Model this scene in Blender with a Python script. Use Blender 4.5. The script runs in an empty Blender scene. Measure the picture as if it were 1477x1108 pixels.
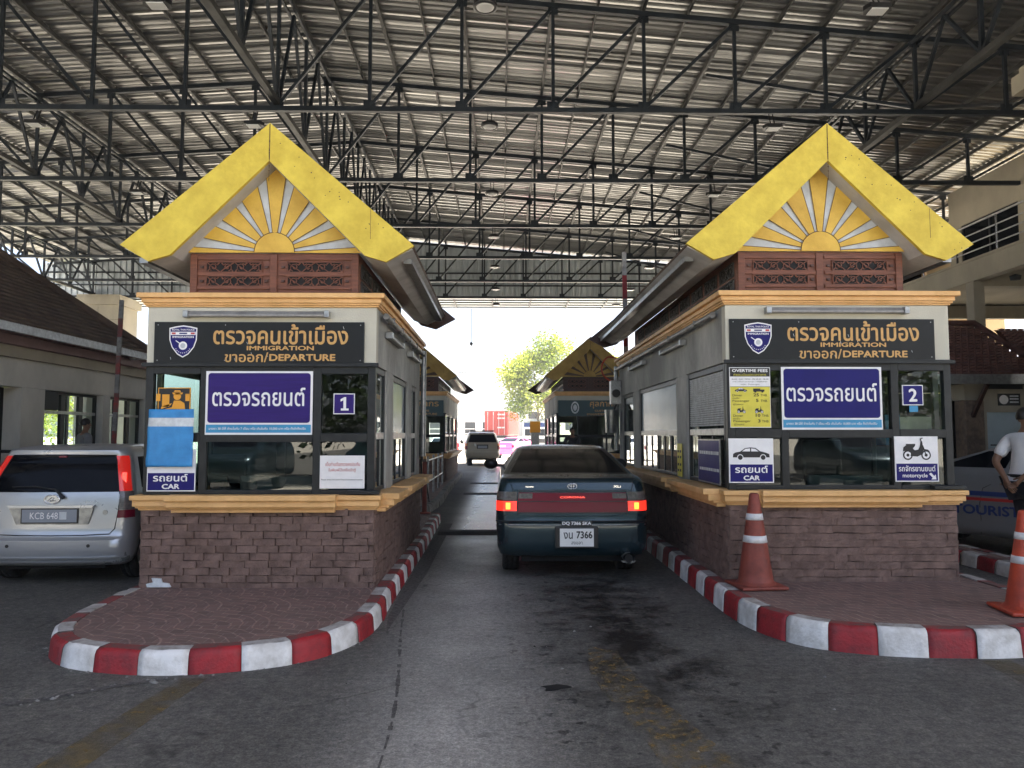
import bpy, bmesh, math, random
from mathutils import Vector, Matrix, noise
from math import sin, cos, pi, radians, sqrt, atan2
random.seed(7)
S = bpy.context.scene
COL = S.collection
# ---------------------------------------------------------------- camera
cd = bpy.data.cameras.new('camera')
cam = bpy.data.objects.new('camera', cd); COL.objects.link(cam)
cam.location = (0, 0, 1.6)
cam.rotation_euler = (radians(90 + 3.85), 0, radians(-0.81))
cd.sensor_width = 36.0
cd.lens = 1100 / 1477 * 36.0
cd.clip_start = 0.05; cd.clip_end = 3000
S.camera = cam
# ---------------------------------------------------------------- sky and sun
SUN_EL, SUN_AZ = radians(60), radians(88)          # azimuth clockwise from +Y
w = bpy.data.worlds.new('World'); S.world = w; w.use_nodes = True
nt = w.node_tree
sky = nt.nodes.new('ShaderNodeTexSky'); sky.sky_type = 'NISHITA'; sky.sun_disc = False
sky.sun_elevation = SUN_EL; sky.sun_rotation = SUN_AZ
sky.air_density = 0.7; sky.dust_density = 4.0; sky.ozone_density = 0.5
bg = nt.nodes['Background']; bg.inputs['Strength'].default_value = 0.05
nt.links.new(sky.outputs['Color'], bg.inputs['Color'])
sl = bpy.data.lights.new('sun', 'SUN'); sl.energy = 5.0; sl.angle = radians(0.5); sl.color = (1, .94, .85)
so = bpy.data.objects.new('sun', sl); COL.objects.link(so)
sd = Vector((sin(SUN_AZ) * cos(SUN_EL), cos(SUN_AZ) * cos(SUN_EL), sin(SUN_EL)))
so.rotation_euler = (-sd).to_track_quat('-Z', 'Y').to_euler(); so.location = sd * 60
S.view_settings.view_transform = 'Standard'; S.view_settings.look = 'None'
S.view_settings.exposure = 3.4; S.view_settings.gamma = 1.0
S.cycles.max_bounces = 10; S.cycles.diffuse_bounces = 5; S.cycles.glossy_bounces = 5
S.cycles.transparent_max_bounces = 16; S.cycles.transmission_bounces = 6
S.cycles.sample_clamp_indirect = 6.0; S.cycles.caustics_reflective = False; S.cycles.caustics_refractive = False
try:
    S.cycles.use_denoising = True
except Exception:
    pass

# ---------------------------------------------------------------- materials
def mat(name, col, rough=0.6, metal=0.0, var=0.0, vscale=4.0, bump=0.0, bscale=40.0, col2=None, spec=0.5, emit=None, estr=0.0, coat=0.0, stretch=None, detail=5.0):
    m = bpy.data.materials.new(name); m.use_nodes = True
    t = m.node_tree; p = t.nodes['Principled BSDF']; N = t.nodes.new; K = t.links.new
    p.inputs['Base Color'].default_value = (*col, 1)
    p.inputs['Roughness'].default_value = rough
    p.inputs['Metallic'].default_value = metal
    p.inputs['Specular IOR Level'].default_value = spec
    if coat: p.inputs['Coat Weight'].default_value = coat; p.inputs['Coat Roughness'].default_value = 0.04
    if emit: p.inputs['Emission Color'].default_value = (*emit, 1); p.inputs['Emission Strength'].default_value = estr
    tc = N('ShaderNodeTexCoord'); vec = tc.outputs['Object']
    if stretch:
        mp = N('ShaderNodeMapping'); mp.inputs['Scale'].default_value = stretch; K(vec, mp.inputs['Vector']); vec = mp.outputs['Vector']
    if var or col2:
        n = N('ShaderNodeTexNoise'); n.inputs['Scale'].default_value = vscale; n.inputs['Detail'].default_value = detail; n.inputs['Roughness'].default_value = .62
        K(vec, n.inputs['Vector'])
        r = N('ShaderNodeValToRGB'); K(n.outputs['Fac'], r.inputs['Fac'])
        c2 = col2 or tuple(c * (1 - var) for c in col)
        c1 = col if col2 else tuple(min(1, c * (1 + var * .6)) for c in col)
        r.color_ramp.elements[0].position = .36; r.color_ramp.elements[0].color = (*c2, 1)
        r.color_ramp.elements[1].position = .64; r.color_ramp.elements[1].color = (*c1, 1)
        K(r.outputs['Color'], p.inputs['Base Color'])
        rr = N('ShaderNodeMapRange'); K(n.outputs['Fac'], rr.inputs['Value'])
        rr.inputs['To Min'].default_value = min(1, rough * 1.2); rr.inputs['To Max'].default_value = rough * .85
        K(rr.outputs['Result'], p.inputs['Roughness'])
    if bump:
        b = N('ShaderNodeTexNoise'); b.inputs['Scale'].default_value = bscale; b.inputs['Detail'].default_value = 4
        K(vec, b.inputs['Vector'])
        bn = N('ShaderNodeBump'); bn.inputs['Strength'].default_value = bump; bn.inputs['Distance'].default_value = .02
        K(b.outputs['Fac'], bn.inputs['Height']); K(bn.outputs['Normal'], p.inputs['Normal'])
    return m

def glass(name, tint, base=0.05, rough=0.0):
    m = bpy.data.materials.new(name); m.use_nodes = True
    t = m.node_tree; N = t.nodes.new; K = t.links.new
    t.nodes.remove(t.nodes['Principled BSDF'])
    lw = N('ShaderNodeLayerWeight'); lw.inputs['Blend'].default_value = .5
    pw = N('ShaderNodeMath'); pw.operation = 'POWER'; pw.inputs[1].default_value = 3.0; K(lw.outputs['Facing'], pw.inputs[0])
    ma = N('ShaderNodeMath'); ma.operation = 'MULTIPLY_ADD'; ma.inputs[1].default_value = 1 - base; ma.inputs[2].default_value = base; K(pw.outputs[0], ma.inputs[0])
    tr = N('ShaderNodeBsdfTransparent'); tr.inputs['Color'].default_value = (*tint, 1)
    gl = N('ShaderNodeBsdfGlossy'); gl.inputs['Roughness'].default_value = rough; gl.inputs['Color'].default_value = (.95, .98, .97, 1)
    mx = N('ShaderNodeMixShader'); K(ma.outputs[0], mx.inputs['Fac']); K(tr.outputs[0], mx.inputs[1]); K(gl.outputs[0], mx.inputs[2])
    K(mx.outputs[0], t.nodes['Material Output'].inputs['Surface'])
    return m

# asphalt with grain, patches, polished tracks, oil stains with shapes of their own
def asphalt_mat():
    m = bpy.data.materials.new('asphalt'); m.use_nodes = True
    t = m.node_tree; p = t.nodes['Principled BSDF']; N = t.nodes.new; K = t.links.new
    tc = N('ShaderNodeTexCoord'); v = tc.outputs['Object']
    def nz(scale, det=4, rough=.6):
        n = N('ShaderNodeTexNoise'); n.inputs['Scale'].default_value = scale; n.inputs['Detail'].default_value = det; n.inputs['Roughness'].default_value = rough
        K(v, n.inputs['Vector']); return n.outputs['Fac']
    def ramp(f, a, b, ca, cb):
        r = N('ShaderNodeValToRGB'); K(f, r.inputs['Fac']); e = r.color_ramp.elements
        e[0].position = a; e[1].position = b; e[0].color = (*ca, 1); e[1].color = (*cb, 1); return r.outputs['Color']
    def math_(op, a, b):
        n = N('ShaderNodeMath'); n.operation = op; n.use_clamp = True
        for i, q in enumerate((a, b)):
            if isinstance(q, (int, float)): n.inputs[i].default_value = q
            else: K(q, n.inputs[i])
        return n.outputs[0]
    def mix(f, a, b, mode='MIX'):
        n = N('ShaderNodeMix'); n.data_type = 'RGBA'; n.blend_type = mode
        if isinstance(f, (int, float)): n.inputs[0].default_value = f
        else: K(f, n.inputs[0])
        for i, q in ((6, a), (7, b)):
            if isinstance(q, tuple): n.inputs[i].default_value = (*q, 1)
            else: K(q, n.inputs[i])
        return n.outputs[2]
    def band(axis, c, hw, soft):                       # soft mask |axis-c|<hw
        n = N('ShaderNodeMath'); n.operation = 'SUBTRACT'; K(axis, n.inputs[0]); n.inputs[1].default_value = c
        a = N('ShaderNodeMath'); a.operation = 'ABSOLUTE'; K(n.outputs[0], a.inputs[0])
        r = N('ShaderNodeMapRange'); r.interpolation_type = 'SMOOTHSTEP'; K(a.outputs[0], r.inputs['Value'])
        r.inputs['From Min'].default_value = hw + soft; r.inputs['From Max'].default_value = max(0, hw - soft); return r.outputs['Result']
    def edge(axis, a, b):
        r = N('ShaderNodeMapRange'); K(axis, r.inputs['Value']); r.inputs['From Min'].default_value = a; r.inputs['From Max'].default_value = b; return r.outputs['Result']
    sx = N('ShaderNodeSeparateXYZ'); K(v, sx.inputs[0]); X, Y = sx.outputs['X'], sx.outputs['Y']
    base = ramp(nz(.55, 6, .65), .32, .68, (.080, .079, .073), (.130, .127, .118))
    grain = mix(1.0, ramp(nz(75, 3, .8), .36, .68, (.6, .6, .6), (1.5, 1.48, 1.45)), ramp(nz(24, 4, .85), .38, .66, (.62, .62, .62), (1.55, 1.53, 1.5)), 'MULTIPLY')
    c = mix(.8, base, grain, 'MULTIPLY')
    fine = ramp(nz(9, 6, .75), .38, .68, (.80, .80, .81), (1.30, 1.29, 1.26))
    c = mix(1.0, c, fine, 'MULTIPLY')
    track = math_('MULTIPLY', band(X, -.30, .45, .45), math_('ADD', nz(1.6, 4), .25))
    c = mix(math_('MULTIPLY', track, .9), c, mix(.75, (.38, .372, .35), grain, 'MULTIPLY'))
    crk = N('ShaderNodeTexVoronoi'); crk.feature = 'DISTANCE_TO_EDGE'; crk.inputs['Scale'].default_value = .55
    wob = N('ShaderNodeVectorMath'); wob.operation = 'ADD'; nw = N('ShaderNodeTexNoise'); nw.inputs['Scale'].default_value = 3; K(v, nw.inputs['Vector']); sw = N('ShaderNodeVectorMath'); sw.operation = 'SCALE'; sw.inputs['Scale'].default_value = .5; K(nw.outputs['Color'], sw.inputs[0]); K(v, wob.inputs[0]); K(sw.outputs[0], wob.inputs[1]); K(wob.outputs[0], crk.inputs['Vector'])
    ck = math_('MULTIPLY', ramp(crk.outputs['Distance'], .0, .012, (1, 1, 1), (0, 0, 0)), ramp(nz(.8, 3), .5, .6, (0, 0, 0), (1, 1, 1)))
    c = mix(math_('MULTIPLY', ck, .6), c, (.012, .012, .012))
    # oil drips left where the queue of cars stands
    bb = math_('MULTIPLY', band(X, .95, .48, .50), band(Y, 6.6, 2.2, 1.7)); nn = N('ShaderNodeMath'); nn.operation = 'MULTIPLY_ADD'; K(nz(2.4, 8, .75), nn.inputs[0]); nn.inputs[1].default_value = 5.5; nn.inputs[2].default_value = -3.05
    ad = N('ShaderNodeMath'); ad.operation = 'ADD'; K(nn.outputs[0], ad.inputs[0]); K(bb, ad.inputs[1]); oil = math_('MULTIPLY', ad.outputs[0], math_('MULTIPLY', bb, 3.0))
    c = mix(math_('MULTIPLY', oil, .93), c, (.009, .0092, .0092))
    oil2 = math_('MULTIPLY', ramp(nz(7.5, 3, .6), .60, .66, (0, 0, 0), (1, 1, 1)), math_('MULTIPLY', band(X, .9, .9, .7), band(Y, 5.8, 3.0, 1.0)))
    c = mix(math_('MULTIPLY', oil2, .8), c, (.012, .012, .012))
    # pale concrete yards; unseen parts behind and beside the camera added to bounce light
    ax = math_('MAXIMUM', math_('MAXIMUM', edge(Y, 38, 46), math_('MULTIPLY', edge(Y, -3.0, -4.0), edge(Y, -9.5, -8.5))), math_('MAXIMUM', edge(X, -17.6, -18.5), edge(X, 22, 23)))
    c = mix(ax, c, mix(nz(.4, 5), (.46, .425, .36), (.36, .335, .29)))
    K(c, p.inputs['Base Color'])
    sp = N('ShaderNodeMath'); sp.operation = 'MULTIPLY_ADD'; K(oil, sp.inputs[0]); sp.inputs[1].default_value = -.14; sp.inputs[2].default_value = .22
    rg = N('ShaderNodeMapRange'); K(nz(1.3, 5), rg.inputs['Value']); rg.inputs['To Min'].default_value = .65; rg.inputs['To Max'].default_value = .9
    r2 = math_('SUBTRACT', rg.outputs['Result'], math_('MULTIPLY', track, .35))
    sheen = math_('MULTIPLY', edge(Y, 9.0, 13.5), band(X, .5, 1.35, .3)); s2 = N('ShaderNodeMath'); s2.operation = 'MULTIPLY_ADD'; K(sheen, s2.inputs[0]); s2.inputs[1].default_value = .38; K(sp.outputs[0], s2.inputs[2]); K(s2.outputs[0], p.inputs['Specular IOR Level'])   # gloss raised in the lane between the booths to add sheen
    r2 = math_('SUBTRACT', r2, math_('MULTIPLY', sheen, .32))
    K(math_('SUBTRACT', r2, math_('MULTIPLY', oil, .2)), p.inputs['Roughness'])
    bn = N('ShaderNodeBump'); bn.inputs['Strength'].default_value = .55; bn.inputs['Distance'].default_value = .008
    K(nz(190, 2, .7), bn.inputs['Height']); K(bn.outputs['Normal'], p.inputs['Normal'])
    return m

def worn_mat(name, col, under, scale, lo, hi, rough=.8, clear=False):
    m = bpy.data.materials.new(name); m.use_nodes = True
    t = m.node_tree; p = t.nodes['Principled BSDF']; N = t.nodes.new; K = t.links.new
    tc = N('ShaderNodeTexCoord'); n = N('ShaderNodeTexNoise'); n.inputs['Scale'].default_value = scale; n.inputs['Detail'].default_value = 9; n.inputs['Roughness'].default_value = .72
    K(tc.outputs['Object'], n.inputs['Vector'])
    r = N('ShaderNodeValToRGB'); K(n.outputs['Fac'], r.inputs['Fac']); e = r.color_ramp.elements
    e[0].position = lo; e[0].color = (*under, 1); e[1].position = hi; e[1].color = (*col, 1)
    K(r.outputs['Color'], p.inputs['Base Color']); p.inputs['Roughness'].default_value = rough
    if clear:
        tr = N('ShaderNodeBsdfTransparent'); mx = N('ShaderNodeMixShader'); r2 = N('ShaderNodeValToRGB'); K(n.outputs['Fac'], r2.inputs['Fac']); r2.color_ramp.elements[0].position = lo; r2.color_ramp.elements[1].position = hi
        K(r2.outputs['Color'], mx.inputs['Fac']); K(tr.outputs[0], mx.inputs[1]); K(p.outputs[0], mx.inputs[2]); K(mx.outputs[0], t.nodes['Material Output'].inputs['Surface'])
    bn = N('ShaderNodeBump'); bn.inputs['Strength'].default_value = .4; bn.inputs['Distance'].default_value = .008
    n2 = N('ShaderNodeTexNoise'); n2.inputs['Scale'].default_value = 150; K(tc.outputs['Object'], n2.inputs['Vector'])
    K(n2.outputs['Fac'], bn.inputs['Height']); K(bn.outputs['Normal'], p.inputs['Normal'])
    return m

def paver_mat():
    m = bpy.data.materials.new('stamped_paving'); m.use_nodes = True
    t = m.node_tree; p = t.nodes['Principled BSDF']; N = t.nodes.new; K = t.links.new
    tc = N('ShaderNodeTexCoord'); v = tc.outputs['Object']
    br = N('ShaderNodeTexBrick'); br.inputs['Scale'].default_value = 5.2; br.inputs['Mortar Size'].default_value = .012; br.inputs['Mortar Smooth'].default_value = .25
    br.inputs['Brick Width'].default_value = .62; br.inputs['Row Height'].default_value = .62
    br.inputs['Color1'].default_value = (.215, .135, .115, 1); br.inputs['Color2'].default_value = (.15, .097, .085, 1); br.inputs['Mortar'].default_value = (.30, .245, .21, 1)
    wv = N('ShaderNodeTexWave'); wv.wave_type = 'RINGS'; wv.rings_direction = 'Z'; wv.inputs['Scale'].default_value = 1.9; wv.inputs['Distortion'].default_value = 2.5; wv.inputs['Detail Scale'].default_value = 1.5
    fr = N('ShaderNodeVectorMath'); fr.operation = 'FRACTION'
    sc = N('ShaderNodeVectorMath'); sc.operation = 'SCALE'; sc.inputs['Scale'].default_value = 1.7; K(v, sc.inputs[0]); K(sc.outputs[0], fr.inputs[0]); K(fr.outputs[0], wv.inputs['Vector'])
    K(v, br.inputs['Vector'])
    gr = N('ShaderNodeValToRGB'); K(wv.outputs['Fac'], gr.inputs['Fac']); e = gr.color_ramp.elements
    e[0].position = .02; e[0].color = (1.55, 1.55, 1.5, 1); e[1].position = .10; e[1].color = (1, 1, 1, 1)
    mx = N('ShaderNodeMix'); mx.data_type = 'RGBA'; mx.blend_type = 'MULTIPLY'; mx.inputs[0].default_value = 1
    K(br.outputs['Color'], mx.inputs[6]); K(gr.outputs['Color'], mx.inputs[7])
    n = N('ShaderNodeTexNoise'); n.inputs['Scale'].default_value = 3.1; n.inputs['Detail'].default_value = 8; n.inputs['Roughness'].default_value = .7; K(v, n.inputs['Vector'])
    r = N('ShaderNodeValToRGB'); K(n.outputs['Fac'], r.inputs['Fac']); e = r.color_ramp.elements; e[0].position = .5; e[0].color = (0, 0, 0, 1); e[1].position = .8; e[1].color = (.6, .6, .6, 1)
    m2 = N('ShaderNodeMix'); m2.data_type = 'RGBA'; K(r.outputs['Color'], m2.inputs[0]); K(mx.outputs[2], m2.inputs[6]); m2.inputs[7].default_value = (.14, .115, .10, 1)
    K(m2.outputs[2], p.inputs['Base Color']); p.inputs['Roughness'].default_value = .72
    bn = N('ShaderNodeBump'); bn.inputs['Strength'].default_value = .6; bn.inputs['Distance'].default_value = .01
    K(gr.outputs['Color'], bn.inputs['Height'])
    b2 = N('ShaderNodeBump'); b2.inputs['Strength'].default_value = .7; b2.inputs['Distance'].default_value = .012; b2.invert = True
    K(br.outputs['Fac'], b2.inputs['Height']); K(bn.outputs['Normal'], b2.inputs['Normal']); K(b2.outputs['Normal'], p.inputs['Normal'])
    return m

def stain_wall(name, col, dark, scale=2.0, lo=.42, hi=.62):
    """painted concrete with streaks of dirt that run down the wall"""
    m = mat(name, col, .75, var=.0, col2=None, bump=.15, bscale=60)
    t = m.node_tree; p = t.nodes['Principled BSDF']; N = t.nodes.new; K = t.links.new
    tc = N('ShaderNodeTexCoord'); mp = N('ShaderNodeMapping'); mp.inputs['Scale'].default_value = (1.3, .7, .45); K(tc.outputs['Object'], mp.inputs['Vector'])
    n = N('ShaderNodeTexNoise'); n.inputs['Scale'].default_value = scale; n.inputs['Detail'].default_value = 8; n.inputs['Roughness'].default_value = .65; K(mp.outputs['Vector'], n.inputs['Vector'])
    r = N('ShaderNodeValToRGB'); K(n.outputs['Fac'], r.inputs['Fac']); e = r.color_ramp.elements; e[0].position = lo; e[0].color = (*dark, 1); e[1].position = hi; e[1].color = (*col, 1)
    K(r.outputs['Color'], p.inputs['Base Color'])
    return m

MT = {}
def MM(k): return MT[k]
MT.update(
    asphalt=asphalt_mat(),
    joint=mat('joint_dirt', (.09, .085, .08), .9, var=.5, vscale=30, bump=.5),
    concrete=mat('kerb_concrete', (.22, .215, .20), .85, var=.35, vscale=9, bump=.3),
    kerb_red=mat('kerb_red_paint', (.36, .016, .022), .6, col2=(.20, .022, .026), vscale=8, bump=.35, bscale=45, detail=8),
    kerb_white=mat('kerb_white_paint', (.82, .81, .78), .65, col2=(.52, .50, .46), vscale=6, bump=.35, bscale=45, detail=8),
    kerb_redtop=worn_mat('kerb_red_top', (.30, .03, .03), (.12, .075, .065), 9, .42, .66),
    kerb_whitetop=worn_mat('kerb_white_top', (.55, .53, .50), (.24, .22, .20), 7, .36, .66),
    paver=paver_mat(),
    yellow_line=worn_mat('yellow_road_paint', (.25, .16, .045), (.13, .10, .05), 15.0, .46, .66, clear=True),
    yellow_faint=worn_mat('faded_road_paint', (.20, .14, .05), (.11, .085, .04), 6.0, .36, .72, clear=True),
    block=mat('purple_brown_stone', (.215, .138, .112), .85, col2=(.125, .080, .064), vscale=9, bump=.55, bscale=60, detail=8),
    ochre=mat('ochre_paint', (.80, .48, .20), .55, col2=(.66, .38, .14), vscale=5, bump=.15, detail=8),
    cream=stain_wall('cream_wall', (.56, .545, .45), (.46, .44, .36), 1.2, .3, .6),
    grey_wall=stain_wall('weathered_wall', (.50, .50, .46), (.24, .24, .22), 1.5, .38, .62),
    frame=mat('dark_aluminium', (.014, .017, .019), .4, .1, var=.25, vscale=12, spec=.35),
    gold=mat('yellow_gable_paint', (.77, .60, .07), .55, col2=(.60, .44, .045), vscale=4.2, bump=.25, bscale=22, detail=14),
    gold2=mat('sunburst_yellow', (.74, .48, .07), .55, col2=(.58, .35, .045), vscale=4, bump=.12, bscale=30, detail=9),
    nailhole=mat('nail_rust', (.10, .06, .03), .8),
    soffit=mat('grey_soffit', (.52, .52, .52), .6, var=.2, vscale=2.5),
    ray_grey=mat('grey_ray', (.55, .58, .60), .55, var=.15, vscale=6),
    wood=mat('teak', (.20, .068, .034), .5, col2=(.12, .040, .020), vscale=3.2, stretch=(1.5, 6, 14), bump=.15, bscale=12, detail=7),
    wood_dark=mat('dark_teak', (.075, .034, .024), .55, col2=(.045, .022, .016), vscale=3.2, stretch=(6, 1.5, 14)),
    black=mat('black', (.006, .006, .006), .8),
    board=mat('sign_charcoal', (.010, .012, .013), .4, var=.15, vscale=6, spec=.25),
    teal=mat('sign_teal', (.016, .060, .066), .4),
    signgold=mat('gold_letters', (.62, .37, .12), .4, col2=(.52, .29, .085), vscale=20),
    white=mat('white_paint', (.80, .80, .80), .45, var=.06, vscale=8),
    paper=mat('paper', (.78, .77, .76), .7, var=.05, vscale=10),
    purple=mat('violet_vinyl', (.030, .013, .150), .45, var=.14, vscale=3, stretch=(.6, 1, 10), spec=.2),
    navy=mat('navy_vinyl', (.010, .009, .135), .42, var=.1, vscale=5, spec=.2),
    cyan=mat('cyan_vinyl', (.03, .27, .50), .45, var=.1, vscale=6),
    coverblue=mat('blue_sheet', (.04, .28, .62), .5, col2=(.03, .22, .52), vscale=9, bump=.12, bscale=14),
    coverwhite=mat('white_tape', (.62, .66, .68), .5, var=.2, vscale=14),
    yellowsign=mat('yellow_vinyl', (.66, .58, .06), .5, var=.08, vscale=8),
    ink=mat('black_ink', (.015, .015, .015), .6),
    redink=mat('red_ink', (.50, .08, .08), .7),
    orange_pict=mat('amber_vinyl', (.75, .33, .02), .45),
    steel=mat('blue_black_steel', (.018, .025, .034), .45, .25, var=.35, vscale=3),
    purlin=mat('grey_steel', (.065, .065, .062), .5, .4, var=.35, vscale=2),
    sheet=mat('roof_sheet', (.295, .293, .286), .30, .75, col2=(.228, .227, .221), vscale=1.0, detail=7, stretch=(.06, .95, 1)),
    sheet_pale=mat('pale_sheet', (.60, .66, .70), .5, .1, var=.12, vscale=.6),
    lens=mat('lamp_lens', (.75, .76, .76), .4), tube_glass=mat('dusty_tube', (.30, .29, .27), .35, var=.2, vscale=20), tray=mat('dusty_tray', (.20, .195, .18), .45, .3, var=.3, vscale=9),
    metal=mat('galvanised', (.36, .37, .37), .35, .8, var=.25, vscale=14),
    chrome=mat('chrome', (.72, .73, .74), .12, 1.0),
    inox=mat('stainless', (.62, .62, .62), .22, 1.0),
    rubber=mat('tyre_rubber', (.032, .032, .033), .75, var=.4, vscale=30),
    plastic=mat('black_plastic', (.014, .014, .015), .4),
    under=mat('underbody', (.010, .010, .011), .9),
    tilebrown=mat('brown_roof_tile', (.135, .090, .064), .75, col2=(.075, .050, .038), vscale=2.5, bump=.3, bscale=18, detail=7),
    tilered=mat('red_roof_tile', (.16, .065, .050), .7, col2=(.095, .042, .036), vscale=3, bump=.3, bscale=18),
    glass=glass('window_glass', (.70, .84, .80), .05),
    glass_dark=glass('tinted_glass', (.30, .40, .38), .05),
    glass_frost=mat('frosted_film', (.36, .46, .52), .16, var=.15, vscale=1.5, spec=.8),
    carglass=mat('car_glass', (.003, .004, .006), .09, spec=.12),
    dark_room=mat('dim_room', (.035, .04, .04), .8),  # very dark colour stands in for the dimness of rooms
    desk=mat('grey_counter', (.10, .105, .11), .6, var=.15),
    cone=mat('cone_orange', (.58, .075, .03), .5, col2=(.33, .045, .024), vscale=5, bump=.2, bscale=20, detail=8),
    cone_old=mat('cone_faded', (.27, .055, .034), .6, col2=(.17, .038, .026), vscale=7, bump=.15, bscale=20, detail=8),
    cone_band=mat('reflective_band', (.74, .74, .74), .4, col2=(.55, .54, .53), vscale=12),
    bark=mat('bark', (.13, .10, .075), .9, var=.4, vscale=9, bump=.6, bscale=14),
    wallgrey=stain_wall('left_building_wall', (.68, .66, .60), (.46, .45, .41), .8, .35, .65),
    mauve=mat('mauve_band', (.26, .165, .165), .7, var=.12, vscale=2),
    beam=stain_wall('beige_beam', (.42, .38, .29), (.30, .27, .21), .8, .3, .6),
    apricot=mat('apricot_wall', (.62, .48, .29), .8, var=.08, vscale=1),
    stonepillar=mat('stone_veneer', (.26, .185, .125), .85, col2=(.16, .115, .085), vscale=9, bump=.6, bscale=22),
    skin=mat('skin', (.24, .125, .075), .5, var=.1, vscale=20),
    hair=mat('hair', (.012, .010, .009), .5),
    shirt=mat('white_cloth', (.84, .85, .87), .8, var=.06, vscale=8, bump=.15, bscale=14),
    shirt_grey=mat('grey_cloth', (.20, .205, .22), .85, var=.1, vscale=8),
    uniform=mat('dark_uniform', (.035, .035, .04), .85),
    trousers=mat('navy_cloth', (.014, .015, .022), .8, bump=.15, bscale=12),
)
def leaf_mat(name, c, tr):
    m = bpy.data.materials.new(name); m.use_nodes = True
    t = m.node_tree; N = t.nodes.new; K = t.links.new; p = t.nodes['Principled BSDF']
    p.inputs['Base Color'].default_value = (*c, 1); p.inputs['Roughness'].default_value = .5
    tl = N('ShaderNodeBsdfTranslucent'); tl.inputs['Color'].default_value = (*tr, 1)
    mx = N('ShaderNodeMixShader'); mx.inputs['Fac'].default_value = .45
    K(p.outputs[0], mx.inputs[1]); K(tl.outputs[0], mx.inputs[2]); K(mx.outputs[0], t.nodes['Material Output'].inputs['Surface'])
    return m
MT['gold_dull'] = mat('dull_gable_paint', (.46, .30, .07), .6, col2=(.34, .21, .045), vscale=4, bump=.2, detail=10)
MT['leaf_a'] = leaf_mat('leaf_light', (.16, .20, .03), (.36, .42, .04))
MT['leaf_c'] = leaf_mat('leaf_deep', (.03, .055, .016), (.04, .07, .012))
MT['leaf_b'] = leaf_mat('leaf_dark', (.08, .12, .022), (.18, .25, .025))

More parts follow.
